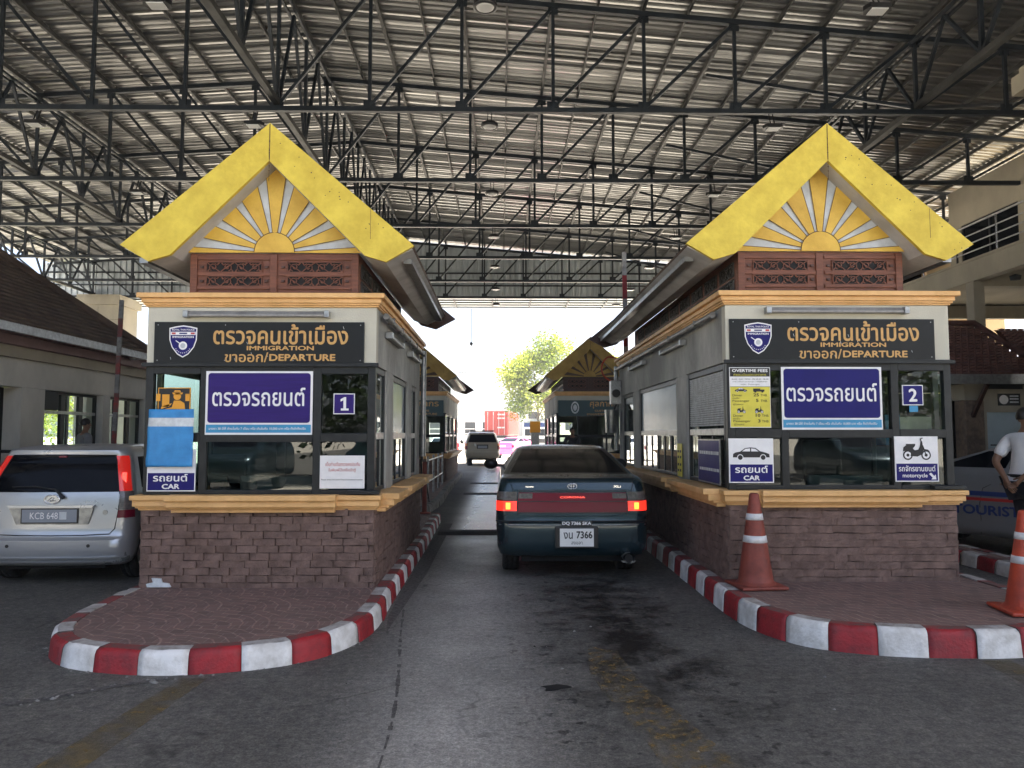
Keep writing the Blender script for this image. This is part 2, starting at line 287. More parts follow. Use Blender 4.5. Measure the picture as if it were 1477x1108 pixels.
# ---------------------------------------------------------------- mesh helpers
class MB:
    """collects faces of one mesh; each face keeps a material key"""
    def __init__(s): s.v = []; s.f = []; s.m = []; s.sm = []
    def add(s, vs, fs, m, sm=False, M=None):
        n = len(s.v)
        for q in vs: s.v.append(tuple(M @ Vector(q)) if M is not None else tuple(q))
        for f in fs: s.f.append([n + i for i in f]); s.m.append(m); s.sm.append(sm)
        return s
    def box(s, x0, x1, y0, y1, z0, z1, m, M=None):
        v = [(x0, y0, z0), (x1, y0, z0), (x1, y1, z0), (x0, y1, z0), (x0, y0, z1), (x1, y0, z1), (x1, y1, z1), (x0, y1, z1)]
        return s.add(v, [(0, 3, 2, 1), (4, 5, 6, 7), (0, 1, 5, 4), (1, 2, 6, 5), (2, 3, 7, 6), (3, 0, 4, 7)], m, False, M)
    def bar(s, a, b, w, m, h=None, up=(0, 0, 1)):
        a, b = Vector(a), Vector(b); d = (b - a)
        if d.length < 1e-6: return s
        d.normalize(); u = Vector(up)
        if abs(d.dot(u)) > .95: u = Vector((0, 1, 0)) if abs(d.y) < .9 else Vector((1, 0, 0))
        r = d.cross(u).normalized() * (w / 2); q = r.cross(d).normalized() * ((h or w) / 2)
        v = [a - r - q, a + r - q, a + r + q, a - r + q, b - r - q, b + r - q, b + r + q, b - r + q]
        return s.add(v, [(0, 3, 2, 1), (4, 5, 6, 7), (0, 1, 5, 4), (1, 2, 6, 5), (2, 3, 7, 6), (3, 0, 4, 7)], m)
    def tube(s, pts, r, m, n=10, caps=True):
        """round tube along a polyline; r a number or a list"""
        P = [Vector(p) for p in pts]; k = len(P); rs = r if isinstance(r, (list, tuple)) else [r] * k
        vs = []; ref = None
        for i in range(k):
            d = (P[min(i + 1, k - 1)] - P[max(i - 1, 0)]).normalized()
            if ref is None: ref = Vector((0, 0, 1)) if abs(d.z) < .9 else Vector((1, 0, 0))
            a = d.cross(ref).normalized(); b = d.cross(a).normalized(); ref = -b.cross(d).cross(d) if False else ref
            for j in range(n):
                t = 2 * pi * j / n; vs.append(P[i] + (a * cos(t) + b * sin(t)) * rs[i])
        fs = [(i * n + j, i * n + (j + 1) % n, (i + 1) * n + (j + 1) % n, (i + 1) * n + j) for i in range(k - 1) for j in range(n)]
        s.add(vs, fs, m, True)
        if caps:
            s.add(vs[:n], [tuple(range(n))], m); s.add(vs[-n:], [tuple(reversed(range(n)))], m)
        return s
    def prism(s, poly, d0, d1, m, axis='y', mside=None, M=None):
        """polygon given in (x,z) extruded along y (axis y), in (x,y) along z, or in (y,z) along x"""
        n = len(poly)
        put = {'y': lambda p, d: (p[0], d, p[1]), 'z': lambda p, d: (p[0], p[1], d), 'x': lambda p, d: (d, p[0], p[1])}[axis]
        v = [put(p, d0) for p in poly] + [put(p, d1) for p in poly]
        s.add(v, [tuple(range(n)), tuple(reversed(range(n, 2 * n)))], m, False, M)
        s.add(v, [(i, i + n, (i + 1) % n + n, (i + 1) % n) for i in range(n)], mside or m, False, M)
        return s
    def lathe(s, prof, m, c=(0, 0, 0), n=24, M=None):
        v = [(c[0] + r * cos(2 * pi * j / n), c[1] + r * sin(2 * pi * j / n), c[2] + z) for r, z in prof for j in range(n)]
        f = [(i * n + j, i * n + (j + 1) % n, (i + 1) * n + (j + 1) % n, (i + 1) * n + j) for i in range(len(prof) - 1) for j in range(n)]
        return s.add(v, f, m, True, M)
    def disc(s, c, r, m, n=24, axis='y', rz=None):
        rz = rz or r
        put = {'y': lambda a: (c[0] + r * cos(a), c[1], c[2] + rz * sin(a)), 'z': lambda a: (c[0] + r * cos(a), c[1] + rz * sin(a), c[2])}[axis]
        return s.add([put(2 * pi * i / n) for i in range(n)], [tuple(range(n))], m)
    def ngon(s, pts, m): return s.add(pts, [tuple(range(len(pts)))], m)
    def build(s, name, parent=None, off=(0, 0, 0), bevel=0, fixn=True, loc=None):
        me = bpy.data.meshes.new(name)
        vs = [(a + off[0], b + off[1], c + off[2]) for a, b, c in s.v] if any(off) else s.v
        me.from_pydata(vs, [], s.f)
        keys = []
        for k in s.m:
            if k not in keys: keys.append(k)
        for k in keys: me.materials.append(MT[k])
        ix = {k: i for i, k in enumerate(keys)}
        for p, k, sm in zip(me.polygons, s.m, s.sm): p.material_index = ix[k]; p.use_smooth = sm
        if fixn:
            bm = bmesh.new(); bm.from_mesh(me); bmesh.ops.recalc_face_normals(bm, faces=bm.faces); bm.to_mesh(me); bm.free()
        o = bpy.data.objects.new(name, me); COL.objects.link(o)
        if parent: o.parent = parent
        if loc: o.location = loc
        if bevel:
            b = o.modifiers.new('edge', 'BEVEL'); b.width = bevel; b.segments = 2; b.limit_method = 'ANGLE'; b.angle_limit = radians(40)
        return o

def thing(name, label, cat, loc=(0, 0, 0), rz=0, group=None):
    o = bpy.data.objects.new(name, None); COL.objects.link(o)
    o.empty_display_size = .2; o.location = loc; o.rotation_euler = (0, 0, rz)
    o['label'] = label; o['category'] = cat
    if group: o['group'] = group
    return o
def tag(o, label, cat, group=None):
    o['label'] = label; o['category'] = cat
    if group: o['group'] = group
    return o
def struct(o, kind='structure'): o['kind'] = kind; return o
def copy_tree(o, parent=None):
    c = o.copy(); COL.objects.link(c)
    if parent: c.parent = parent
    for ch in o.children: copy_tree(ch, c)
    return c

# ---------------------------------------------------------------- lettering (built-in font, turned into meshes)
_TX = {}
def text_mesh(s, bold=0):
    if (s, bold) in _TX: return _TX[(s, bold)]
    cu = bpy.data.curves.new('lettering', 'FONT'); cu.body = s; cu.size = 1; cu.resolution_u = 3
    o = bpy.data.objects.new('lettering', cu); COL.objects.link(o)
    dg = bpy.context.evaluated_depsgraph_get(); dg.update()
    me = bpy.data.meshes.new_from_object(o.evaluated_get(dg))
    v = [tuple(a.co) for a in me.vertices]; f = [tuple(p.vertices) for p in me.polygons]
    bpy.data.objects.remove(o); bpy.data.curves.remove(cu); bpy.data.meshes.remove(me)
    V, Fc = [], []
    sh = [(0, 0)] if not bold else [(0, 0), (bold, 0), (-bold, 0), (0, bold), (0, -bold)]
    for k, (dx, dy) in enumerate(sh):
        n = len(V); V += [(a + dx, b + dy, k) for a, b, c in v]; Fc += [tuple(n + i for i in q) for q in f]
    _TX[(s, bold)] = (V, Fc); return V, Fc
def letters(mb, s, x0, x1, z0, z1, m, y=-.003, bold=0, keep=None):
    """writes s into the box x0..x1, z0..z1 on a board that faces -y; keep='h' keeps the letter proportions"""
    V, Fc = text_mesh(s, bold)
    if not V: return
    ax, bx = min(v[0] for v in V), max(v[0] for v in V); az, bz = min(v[1] for v in V), max(v[1] for v in V)
    kz = (z1 - z0) / max(1e-6, bz - az); kx = (x1 - x0) / max(1e-6, bx - ax)
    cx = (x0 + x1) / 2
    if keep: kx = kz
    mb.add([(cx + (v[0] - (ax + bx) / 2) * kx, y - v[2] * .0003, z0 + (v[1] - az) * kz) for v in V], Fc, m)
# ================================================================ SETTING: ground, markings, islands
g = MB(); g.add([(-400, -300, 0), (400, -300, 0), (400, 900, 0), (-400, 900, 0)], [(0, 1, 2, 3)], 'asphalt')
struct(g.build('ground', fixn=False))

def sheet(name, pts, m, z=.004):
    b = MB(); b.ngon([(x, y, z) for x, y in pts], m); return struct(b.build(name, fixn=False))
def catmull(P, step=.05, closed=False):
    out = []; n = len(P)
    for i in range(n - (0 if closed else 1)):
        if closed: a, b, c, d = P[i - 1], P[i], P[(i + 1) % n], P[(i + 2) % n]
        else: a, b, c, d = P[max(0, i - 1)], P[i], P[i + 1], P[min(n - 1, i + 2)]
        L = math.dist(b, c); k = max(1, int(L / step))
        for j in range(k):
            t = j / k
            out.append(tuple(.5 * (2 * b[q] + (c[q] - a[q]) * t + (2 * a[q] - 5 * b[q] + 4 * c[q] - d[q]) * t * t + (3 * b[q] - a[q] - 3 * c[q] + d[q]) * t ** 3) for q in range(len(b))))
    if not closed: out.append(tuple(P[-1]))
    return out
def island(path, h, seg=.34, painted=True, width=.15, ph=0.0, label=None):
    """path runs round the kerb with the pavement on its left; last and first point are joined at the back"""
    n = len(path); nr = []
    for i in range(n):
        a, b = Vector(path[max(0, i - 1)]), Vector(path[min(n - 1, i + 1)]); d = (b - a).normalized(); nr.append(Vector((-d.y, d.x)))
    prof = [(-.012, -.05), (0, .0), (.010, h - .045), (.022, h - .016), (.05, h), (width, h), (width + .004, h - .03)]
    k = MB(); rnd = random.Random(int(h * 1000) + n)
    ss = [ph]
    for i in range(1, n): ss.append(ss[-1] + math.dist(path[i], path[i - 1]))
    def at_s(s):
        i = 0
        lo, hi = 0, n - 1
        while hi - lo > 1:
            md = (lo + hi) // 2
            if ss[md] <= s: lo = md
            else: hi = md
        t = (s - ss[lo]) / max(1e-6, ss[hi] - ss[lo]); nn = (nr[lo] * (1 - t) + nr[hi] * t).normalized()
        return path[lo][0] * (1 - t) + path[hi][0] * t, path[lo][1] * (1 - t) + path[hi][1] * t, nn
    rows = []
    for i in range(n): rows.append([(path[i][0] + nr[i].x * o, path[i][1] + nr[i].y * o, z) for o, z in prof])
    s = ss[0]
    while s < ss[-1] - .01:
        q_ = int(s / seg + 1e-6); e = min((q_ + 1) * seg, ss[-1]); red = q_ % 2 == 0
        do, dz, dt = rnd.uniform(-.005, .005), rnd.uniform(-.005, .004), rnd.uniform(-.006, .006); m_ = max(2, int((e - s) / .045)); sec = []
        chip = rnd.random() < .45; cs = rnd.random()
        for a in range(m_ + 1):
            u = a / m_; x, y, nn = at_s(s + .0012 + (e - s - .0024) * u); row = []
            for qi, (o, z) in enumerate(prof):
                jj = .005 * noise.noise(Vector((x * 7, y * 7, z * 9))) + (.010 * max(0, 1 - abs(u - cs) * 5) * (1 if qi in (2, 3, 4) else 0) if chip else 0)
                o2 = o + do + dt * (u - .5) + jj + (.002 if a in (0, m_) and qi < 5 else 0); row.append((x + nn.x * o2, y + nn.y * o2, z + (dz if qi > 0 else 0) - (jj if qi in (3, 4) else 0) - (.0015 if a in (0, m_) and qi > 2 else 0)))
            sec.append(row)
        V = [p for r in sec for p in r]; w_ = len(prof)
        for qi in range(w_ - 1):
            if painted: m = ('kerb_red' if red else 'kerb_white') if qi < 4 else ('kerb_redtop' if red else 'kerb_whitetop')
            else: m = 'concrete'
            k.add(V, [(a * w_ + qi, (a + 1) * w_ + qi, (a + 1) * w_ + qi + 1, a * w_ + qi + 1) for a in range(m_)], m, qi < 4)
        k.add(sec[0], [tuple(range(w_))], 'joint'); k.add(sec[-1], [tuple(range(w_))], 'joint')
        s = e
    t = MB(); t.ngon([(r[-2][0], r[-2][1], h - .008) for r in rows], 'paver')
    o = struct(t.build('pavement', fixn=False)); me = o.data
    bm = bmesh.new(); bm.from_mesh(me); bmesh.ops.triangulate(bm, faces=bm.faces); bm.to_mesh(me); bm.free()
    kk = k.build('kerb', o, fixn=False); bm = bmesh.new(); bm.from_mesh(kk.data); bmesh.ops.remove_doubles(bm, verts=bm.verts, dist=.0005); bmesh.ops.recalc_face_normals(bm, faces=bm.faces);
    bmesh.ops.reverse_faces(bm, faces=bm.faces) if sum(f.normal.z * f.calc_area() for f in bm.faces) < 0 else None; bm.to_mesh(kk.data); bm.free()
    return o
HL, HR = .16, .20
left_path = catmull([(-3.56, 14.4), (-3.56, 11), (-3.56, 8.2), (-3.56, 7.2), (-3.50, 6.35), (-3.34, 5.80), (-3.0, 5.42), (-2.45, 5.25), (-2.0, 5.26), (-1.55, 5.42), (-1.27, 5.66), (-1.08, 6.1), (-1.02, 6.7), (-1.04, 7.6), (-1.06, 11), (-1.12, 14.4)])
island(left_path, HL, ph=.12)
right_path = catmull([(2.05, 16.5), (2.04, 12), (2.02, 8.2), (2.02, 6.9), (2.10, 6.3), (2.34, 5.85), (2.75, 5.64), (3.3, 5.55), (3.85, 5.58), (4.35, 5.78), (4.66, 6.25), (4.75, 6.9), (4.75, 8.2), (4.75, 12), (4.75, 16.5)])
island(right_path, HR, ph=.03)
island(catmull([(5.72, 20), (5.72, 12), (5.72, 8.6), (5.78, 8.0), (5.95, 7.7), (6.1, 7.9), (6.16, 8.6), (6.16, 12), (6.16, 20)]), HL, ph=.1)
island(catmull([(-4.4, 31), (-4.4, 22), (-4.4, 17), (-4.0, 15.5), (-2.9, 15.1), (-1.8, 15.4), (-1.40, 17), (-1.45, 22), (-1.55, 31)]), HL, painted=False)
island(catmull([(1.55, 33), (1.5, 22), (1.5, 20.5), (2.0, 19.6), (2.9, 19.4), (3.8, 19.8), (4.2, 21), (4.2, 33)]), HL, painted=False)
# yellow paint: worn arrow in the lane, faded line before the left island
sheet('road_marking', [(.80, 3.72), (1.18, 3.72), (1.02, 4.5), (.90, 5.05), (.86, 5.75), (.66, 5.9), (.60, 5.3), (.63, 4.9), (.72, 4.4)], 'yellow_line')
sheet('road_marking', [(-2.28, 3.55), (-2.02, 3.55), (-1.93, 5.17), (-2.10, 5.17)], 'yellow_faint')
sheet('road_marking', [(3.36, 4.9), (3.60, 4.9), (3.62, 5.50), (3.40, 5.48)], 'yellow_faint')
# joint with crumbs before the left island, drain slots and low humps across the lane
j = MB(); pts = [(-4.6, 4.05), (-3.6, 4.42), (-2.9, 4.72), (-2.45, 5.02), (-2.15, 5.20)]
for i, a in enumerate(catmull(pts, .06)):
    ww = .022 + .018 * random.random()
    j.add([(a[0] - .03, a[1] - ww, .004), (a[0] + .04, a[1] - ww * .8, .004), (a[0] + .04, a[1] + ww, .005), (a[0] - .03, a[1] + ww * .7, .005)], [(0, 1, 2, 3)], 'joint')
struct(j.build('pavement_joint', fixn=False))
j = MB(); L_ = catmull([(-.90, 7.2), (-.80, 6.2), (-.66, 5.0), (-.60, 4.2), (-.58, 3.2)], .06); rj = random.Random(2)
for i in range(len(L_) - 1):
    w0 = .006 + .010 * rj.random() ** 2
    if rj.random() < .8: j.add([(L_[i][0] - w0, L_[i][1], .003), (L_[i][0] + w0, L_[i][1], .003), (L_[i + 1][0] + w0, L_[i + 1][1], .003), (L_[i + 1][0] - w0, L_[i + 1][1], .003)], [(0, 1, 2, 3)], 'joint')
struct(j.build('pavement_joint', fixn=False))
cr = MB(); rr = random.Random(3)
def crumb(x, y, r, m):
    vs = []; 
    for q in range(6): vs.append((x + r * cos(q * pi / 3) * (.6 + .6 * rr.random()), y + r * sin(q * pi / 3) * (.6 + .6 * rr.random()), .001))
    vs.append((x, y, r * .7)); cr.add(vs, [(i, (i + 1) % 6, 6) for i in range(6)], m)
for _ in range(70):
    k = rr.random() * 3.999; i = int(k); f = k - i
    crumb(pts[i][0] * (1 - f) + pts[i + 1][0] * f + rr.gauss(0, .02), pts[i][1] * (1 - f) + pts[i + 1][1] * f + rr.gauss(0, .03), .006 + .018 * rr.random() ** 3, 'concrete')
for q in range(90):
    a = left_path[rr.randrange(120, len(left_path) - 130)]; crumb(a[0] + rr.gauss(0, .03), a[1] - abs(rr.gauss(0, .04)), .004 + .012 * rr.random() ** 2, 'concrete')
for q in range(60):
    crumb(rr.uniform(-1, 4.5), rr.uniform(3.7, 7), .003 + .009 * rr.random() ** 3, 'concrete' if rr.random() < .7 else 'black')
for x, y, r in [(.60, 6.35, .03), (.75, 6.5, .022), (.42, 5.35, .02), (2.15, 5.15, .025), (1.95, 4.55, .02), (-.5, 4.9, .02)]: crumb(x, y, r * .6, 'concrete')
o = cr.build('litter', fixn=False); o['kind'] = 'stuff'
for y0, wd, hh in [(12.7, .34, .035), (21.0, .3, .03), (25.5, .3, .03)]:
    b = MB(); b.prism([(y0 - wd, .001), (y0 - wd * .4, hh), (y0 + wd * .4, hh), (y0 + wd, .001)], -1.02, 2.0, 'rubber', 'x')
    struct(b.build('road_hump'))
d = MB(); d.ngon([(.34 + (.085 + .03 * math.sin(3 * a + 1)) * cos(a), 4.95 + (.06 + .02 * math.sin(2 * a)) * sin(a), .0045) for a in [2 * pi * k / 24 for k in range(24)]], 'black')
struct(d.build('road_drain', fixn=False))
# pale gutter strip beside the kerbs
sheet('gutter', [(-1.0, 6.9), (-.93, 6.3), (-.86, 9), (-.88, 14), (-1.06, 14), (-1.03, 9)], 'joint', .0035)

# ================================================================ CANOPY
RX, ZB = -4.75, 8.50
def ztop(x): return 11.30 - (.085 * (x - RX) if x > RX else .065 * (RX - x))
XN = [RX + 1.95 * k for k in range(-9, 12)]
YT = [2.3, 6.8, 11.3, 15.8, 20.3, 24.8, 29.3, 33.8, 37.9]
cano = thing('canopy', 'huge open canopy of blue black steel trusses under ribbed metal sheet spanning all the lanes', 'canopy', (0, 20, 0))
OFF = (0, -20, 0)
XL, XR = XN[0] - .6, XN[-1] + .6
# ribbed sheet
sh = MB(); ys = []; y = 0.4
while y < 38.4:
    a_, b_ = random.uniform(-.012, .012), random.uniform(.05, .085); ys += [(y, a_), (y + .09, -a_), (y + .11, b_), (y + .18, b_ + random.uniform(-.012, .012))]; y += .205
xs = [XL, RX, XR]; n = len(xs)
V = [(x, yy, ztop(x) + .20 + dz) for yy, dz in ys for x in xs]
F = [(i * n + q, i * n + q + 1, (i + 1) * n + q + 1, (i + 1) * n + q) for i in range(len(ys) - 1) for q in range(n - 1)]
sh.add(V, F, 'sheet'); sh.build('roof_sheet', cano, OFF, fixn=False)
for i in range(len(XN) * 2 - 1):
    x = XN[0] + .975 * i; q = (.07, .12) if i % 2 == 0 else (.045, .10)
    b = MB(); b.bar((x, .4, ztop(x) + .135), (x, 38.4, ztop(x) + .135), q[0], 'purlin', q[1]); b.build('purlin', cano, OFF)
for yt in YT:
    tr = thing('roof_truss', '', ''); del tr['label']; del tr['category']; tr.parent = cano; tr.location = (0, yt - 20, 0)
    o_ = (0, -yt, 0)
    a = MB(); a.bar((XN[0], yt, ztop(XN[0])), (RX, yt, ztop(RX)), .11, 'steel'); a.bar((RX, yt, ztop(RX)), (XN[-1], yt, ztop(XN[-1])), .11, 'steel'); a.build('top_chord', tr, o_)
    a = MB(); a.bar((XN[0], yt, ZB), (XN[-1], yt, ZB), .105, 'steel'); a.build('bottom_chord', tr, o_)
    a = MB()
    for i, x in enumerate(XN):
        a.bar((x, yt, ZB + .06), (x, yt, ztop(x) - .05), .07, 'steel', up=(0, 1, 0))
        if i + 1 < len(XN):
            x2 = XN[i + 1]
            p, q = ((x, yt, ztop(x) - .03), (x2, yt, ZB + .05)) if x2 <= RX + .01 else ((x, yt, ZB + .05), (x2, yt, ztop(x2) - .03))
            a.bar(p, q, .065, 'steel', up=(0, 1, 0))
    for x in XN: a.box(x - .13, x + .13, yt - .006, yt + .006, ZB + .05, ZB + .20, 'steel'); a.box(x - .11, x + .11, yt - .006, yt + .006, ztop(x) - .19, ztop(x) - .05, 'steel')
    a.build('web', tr, o_)
    a = MB(); xs_ = [XN[0] + (XN[-1] - XN[0]) * k / 120 for k in range(121)]; rc_ = random.Random(int(yt * 10))
    a.tube([(x, yt + .07, ZB + .075 - .05 * abs(sin((x - RX) * pi / 1.95)) * (.4 + .6 * rc_.random())) for x in xs_], .012, 'black', 5); a.build('power_cable', tr, o_)
for gx in (XN[1], XN[5], RX, XN[7 + 9] - .0):                    # girders that run with the lanes
    gr = thing('roof_girder', '', ''); del gr['label']; del gr['category']; gr.parent = cano; gr.location = (gx, 0, 0)
    a = MB(); zt_ = ztop(gx) - .12; k = 0
    for dx in (-.09, .09): a.bar((gx + dx, .5, zt_), (gx + dx, 37.8, zt_), .06, 'steel')
    a.build('top_chord', gr, (-gx, -20, 0))
    a = MB(); a.bar((gx, .5, ZB + .13), (gx, 37.8, ZB + .13), .12, 'purlin'); a.build('bottom_chord', gr, (-gx, -20, 0))
    a = MB()
    for i in range(len(YT) - 1):
        y0, y1 = YT[i], YT[i + 1]; ym = (y0 + y1) / 2; yq = [(y0 * 3 + y1) / 4, (y0 + 3 * y1) / 4]
        a.bar((gx, ym, ZB + .15), (gx, ym, zt_), .075, 'steel', up=(0, 1, 0))
        for p, q in (((gx, y0 + .08, ZB + .15), (gx, yq[0], zt_)), ((gx, yq[0], zt_), (gx, ym, ZB + .15)), ((gx, ym, ZB + .15), (gx, yq[1], zt_)), ((gx, yq[1], zt_), (gx, y1 - .08, ZB + .15))):
            a.bar(p, q, .065, 'steel', up=(1, 0, 0))
    a.build('web', gr, (-gx, -20, 0))
for yt in YT[1:-1]:                                             # sway braces beside the right girder
    for k in (14, 18): a = MB(); a.bar((XN[16], yt, ZB + .1), (XN[k], yt + 2.2, ztop(XN[k]) - .1), .07, 'steel'); a.build('sway_brace', cano, OFF)
# upright ribbed sheet that closes the far end, and the pale awning beyond it
e = MB(); xs = []; x = XL
while x < XR: xs += [(x, 0), (x + .14, 0), (x + .17, .05), (x + .27, .05)]; x += .30
V = []
for x, dy in xs: V += [(x, 38.1 + dy, ZB + .08), (x, 38.1 + dy, ztop(x) + .1)]
e.add(V, [(2 * i, 2 * i + 2, 2 * i + 3, 2 * i + 1) for i in range(len(xs) - 1)], 'sheet_pale'); e.build('end_sheet', cano, OFF, fixn=False)
e = MB(); e.bar((XL, 38.03, ZB + 1.25), (XR, 38.03, ZB + 1.25), .07, 'steel'); e.bar((XL, 38.03, ZB + .62), (XR, 38.03, ZB + .62), .06, 'steel'); e.build('end_rail', cano, OFF)
e = MB(); e.box(XL, XR, 38.3, 41.2, 8.52, 8.55, 'sheet_pale')
e.build('awning', cano, OFF)
e = MB()
for yy in (38.7, 39.4, 40.1, 40.8): e.bar((XL, yy, 8.49), (XR, yy, 8.49), .05, 'steel')
for x in XN: e.bar((x + .4, 38.3, 8.44), (x + .4, 41.1, 8.44), .05, 'steel')
e.build('awning_frame', cano, OFF)
def pillar(x, y, s, h):
    b = MB(); b.box(x - s, x + s, y - s, y + s, 0, h - .5, 'beam'); b.box(x - s - .14, x + s + .14, y - s - .14, y + s + .14, h - .496, h - .15, 'beam'); b.box(x - s - .05, x + s + .05, y - s - .05, y + s + .05, h - .146, h, 'beam')
    for k in range(1, 9):
        if k * .9 < h - .6:
            for q in (-1, 1): b.box(x - s - .004, x + s + .004, y + q * (s + .0) - .004, y + q * s + .004, k * .9, k * .9 + .014, 'joint')
    b.box(x - .007, x + .007, y - s - .004, y - s + .004, .1, h - .6, 'joint')
    b.build('pillar', cano, OFF)
pillar(-19.6, 38.0, .98, 8.44); pillar(-19.6, 8.0, .98, 8.44); pillar(10.62, 12.75, .9, 8.44); pillar(9.75, 37.0, .6, 8.44)
# downlights hung under the trusses
for ti, yt in enumerate(YT[2:]):
    for li, lx in enumerate((-9.75, -5.2, -.25, 5.75)):
        oval = lx == -.25
        row = ['first', 'second', 'third', 'fourth', 'fifth', 'sixth', 'seventh', 'eighth'][ti]
        t = thing('hanging_lamp', ['square pale downlight hung over the left car lane', 'square downlight hung on the ridge line above the left booth', 'round ring downlight hung over the middle lane', 'square downlight hung above the right booth lane'][li] + ', under the %s truss' % row, 'lamp', (lx, yt - .12, ZB - .42), 0, 'downlights hung under the roof trusses')
        h = MB(); h.bar((-.04, .12, .36), (-.04, 0, .10), .018, 'black'); h.bar((.04, .12, .36), (.04, 0, .10), .018, 'black'); h.build('hanger', t)
        h = MB()
        if oval: h.lathe([(.05, .11), (.17, .08), (.185, .03), (.185, 0), (.14, -.004), (.135, .01)], 'plastic', n=28)
        else: h.prism([(-.22, 0), (-.16, -.12), (.16, -.12), (.22, 0), (.16, .12), (-.16, .12)], .0, .07, 'plastic', 'z')
        h.build('lamp_body', t)
        h = MB()
        if oval: h.lathe([(.001, -.012), (.09, -.012), (.13, -.004), (.134, .008)], 'lens', n=28)
        else: h.box(-.125, .125, -.10, .10, -.018, -.004, 'lens')
        h.build('lens', t)
# cable with a weight that hangs from the far edge
c = thing('hanging_cable', 'thin cable with a small dark weight hanging from the far edge of the canopy', 'cable', (-1.62, 41.0, 6.55))
b = MB(); b.tube([(0, 0, 0), (0, 0, 1.9)], .018, 'black', 6); b.build('cord', c)
b = MB(); b.lathe([(.001, -.16), (.08, -.06), (.10, 0), (.05, .08), (.001, .1)], 'plastic', n=12); b.build('weight', c)
# ================================================================ BOOTHS
def chevron(hw=1.46, apex=4.74, tipz=3.49, lowx=1.18, lowz=3.325, inx=.965, inz=3.39, inapex=4.35):
    return [(0, apex), (hw, tipz), (lowx, lowz), (inx, inz), (0, inapex), (-inx, inz), (-lowx, lowz), (-hw, tipz)]
def chev_halves(P): return [P[0], P[1], P[2], P[3], P[4]], [P[0], P[4], P[5], P[6], P[7]]
def clip(poly, a, b):                                   # keep the side left of a->b
    out = []
    for i in range(len(poly)):
        p, q = poly[i], poly[(i + 1) % len(poly)]
        f = lambda t: (b[0] - a[0]) * (t[1] - a[1]) - (b[1] - a[1]) * (t[0] - a[0])
        dp, dq = f(p), f(q)
        if dp >= 0: out.append(p)
        if dp * dq < 0: k = dp / (dp - dq); out.append((p[0] + (q[0] - p[0]) * k, p[1] + (q[1] - p[1]) * k))
    return out

def stone_face(mb, x0, x1, z0, z1, put, rnd):
    """rough split-stone cladding: staggered blocks, each with its own tilt; put(u, depth, z) places a point"""
    z = z0; row = 0
    while z < z1 - .01:
        h = min(.071 + rnd.uniform(-.003, .003), z1 - z); 
        if z1 - z - h < .03: h = z1 - z
        x = x0 - (.11 if row % 2 else 0) - rnd.uniform(0, .03)
        while x < x1 - .005:
            w_ = rnd.uniform(.185, .245); a, b = max(x, x0), min(x + w_, x1)
            if b - a > .01:
                d = [rnd.uniform(.004, .030) for _ in range(4)]
                d = [q_ * .8 for q_ in d]; k_ = rnd.uniform(.008, .018); d[1] += k_; d[2] += k_
                e = .004; t, s_ = z + e * rnd.random(), z + h - e * rnd.random()
                mx, dz = (a + b) / 2 + rnd.uniform(-.03, .03), rnd.uniform(-.006, .006)
                f = [put(a + .003, d[0], t), put(mx, (d[0] + d[1]) / 2 + rnd.uniform(0, .010), t + dz), put(b - .003, d[1], t), put(b - .003, d[2], s_), put(mx, (d[2] + d[3]) / 2 + rnd.uniform(0, .010), s_ + dz), put(a + .003, d[3], s_)]
                bk = [put(a, -.03, z), put(b, -.03, z), put(b, -.03, z + h), put(a, -.03, z + h)]
                mb.add(f + bk, [(0, 1, 4, 5), (1, 2, 3, 4), (6, 0, 5, 9), (2, 7, 8, 3), (6, 7, 2, 1, 0), (5, 4, 3, 8, 9)], 'block')
            x += w_
        z += h; row += 1

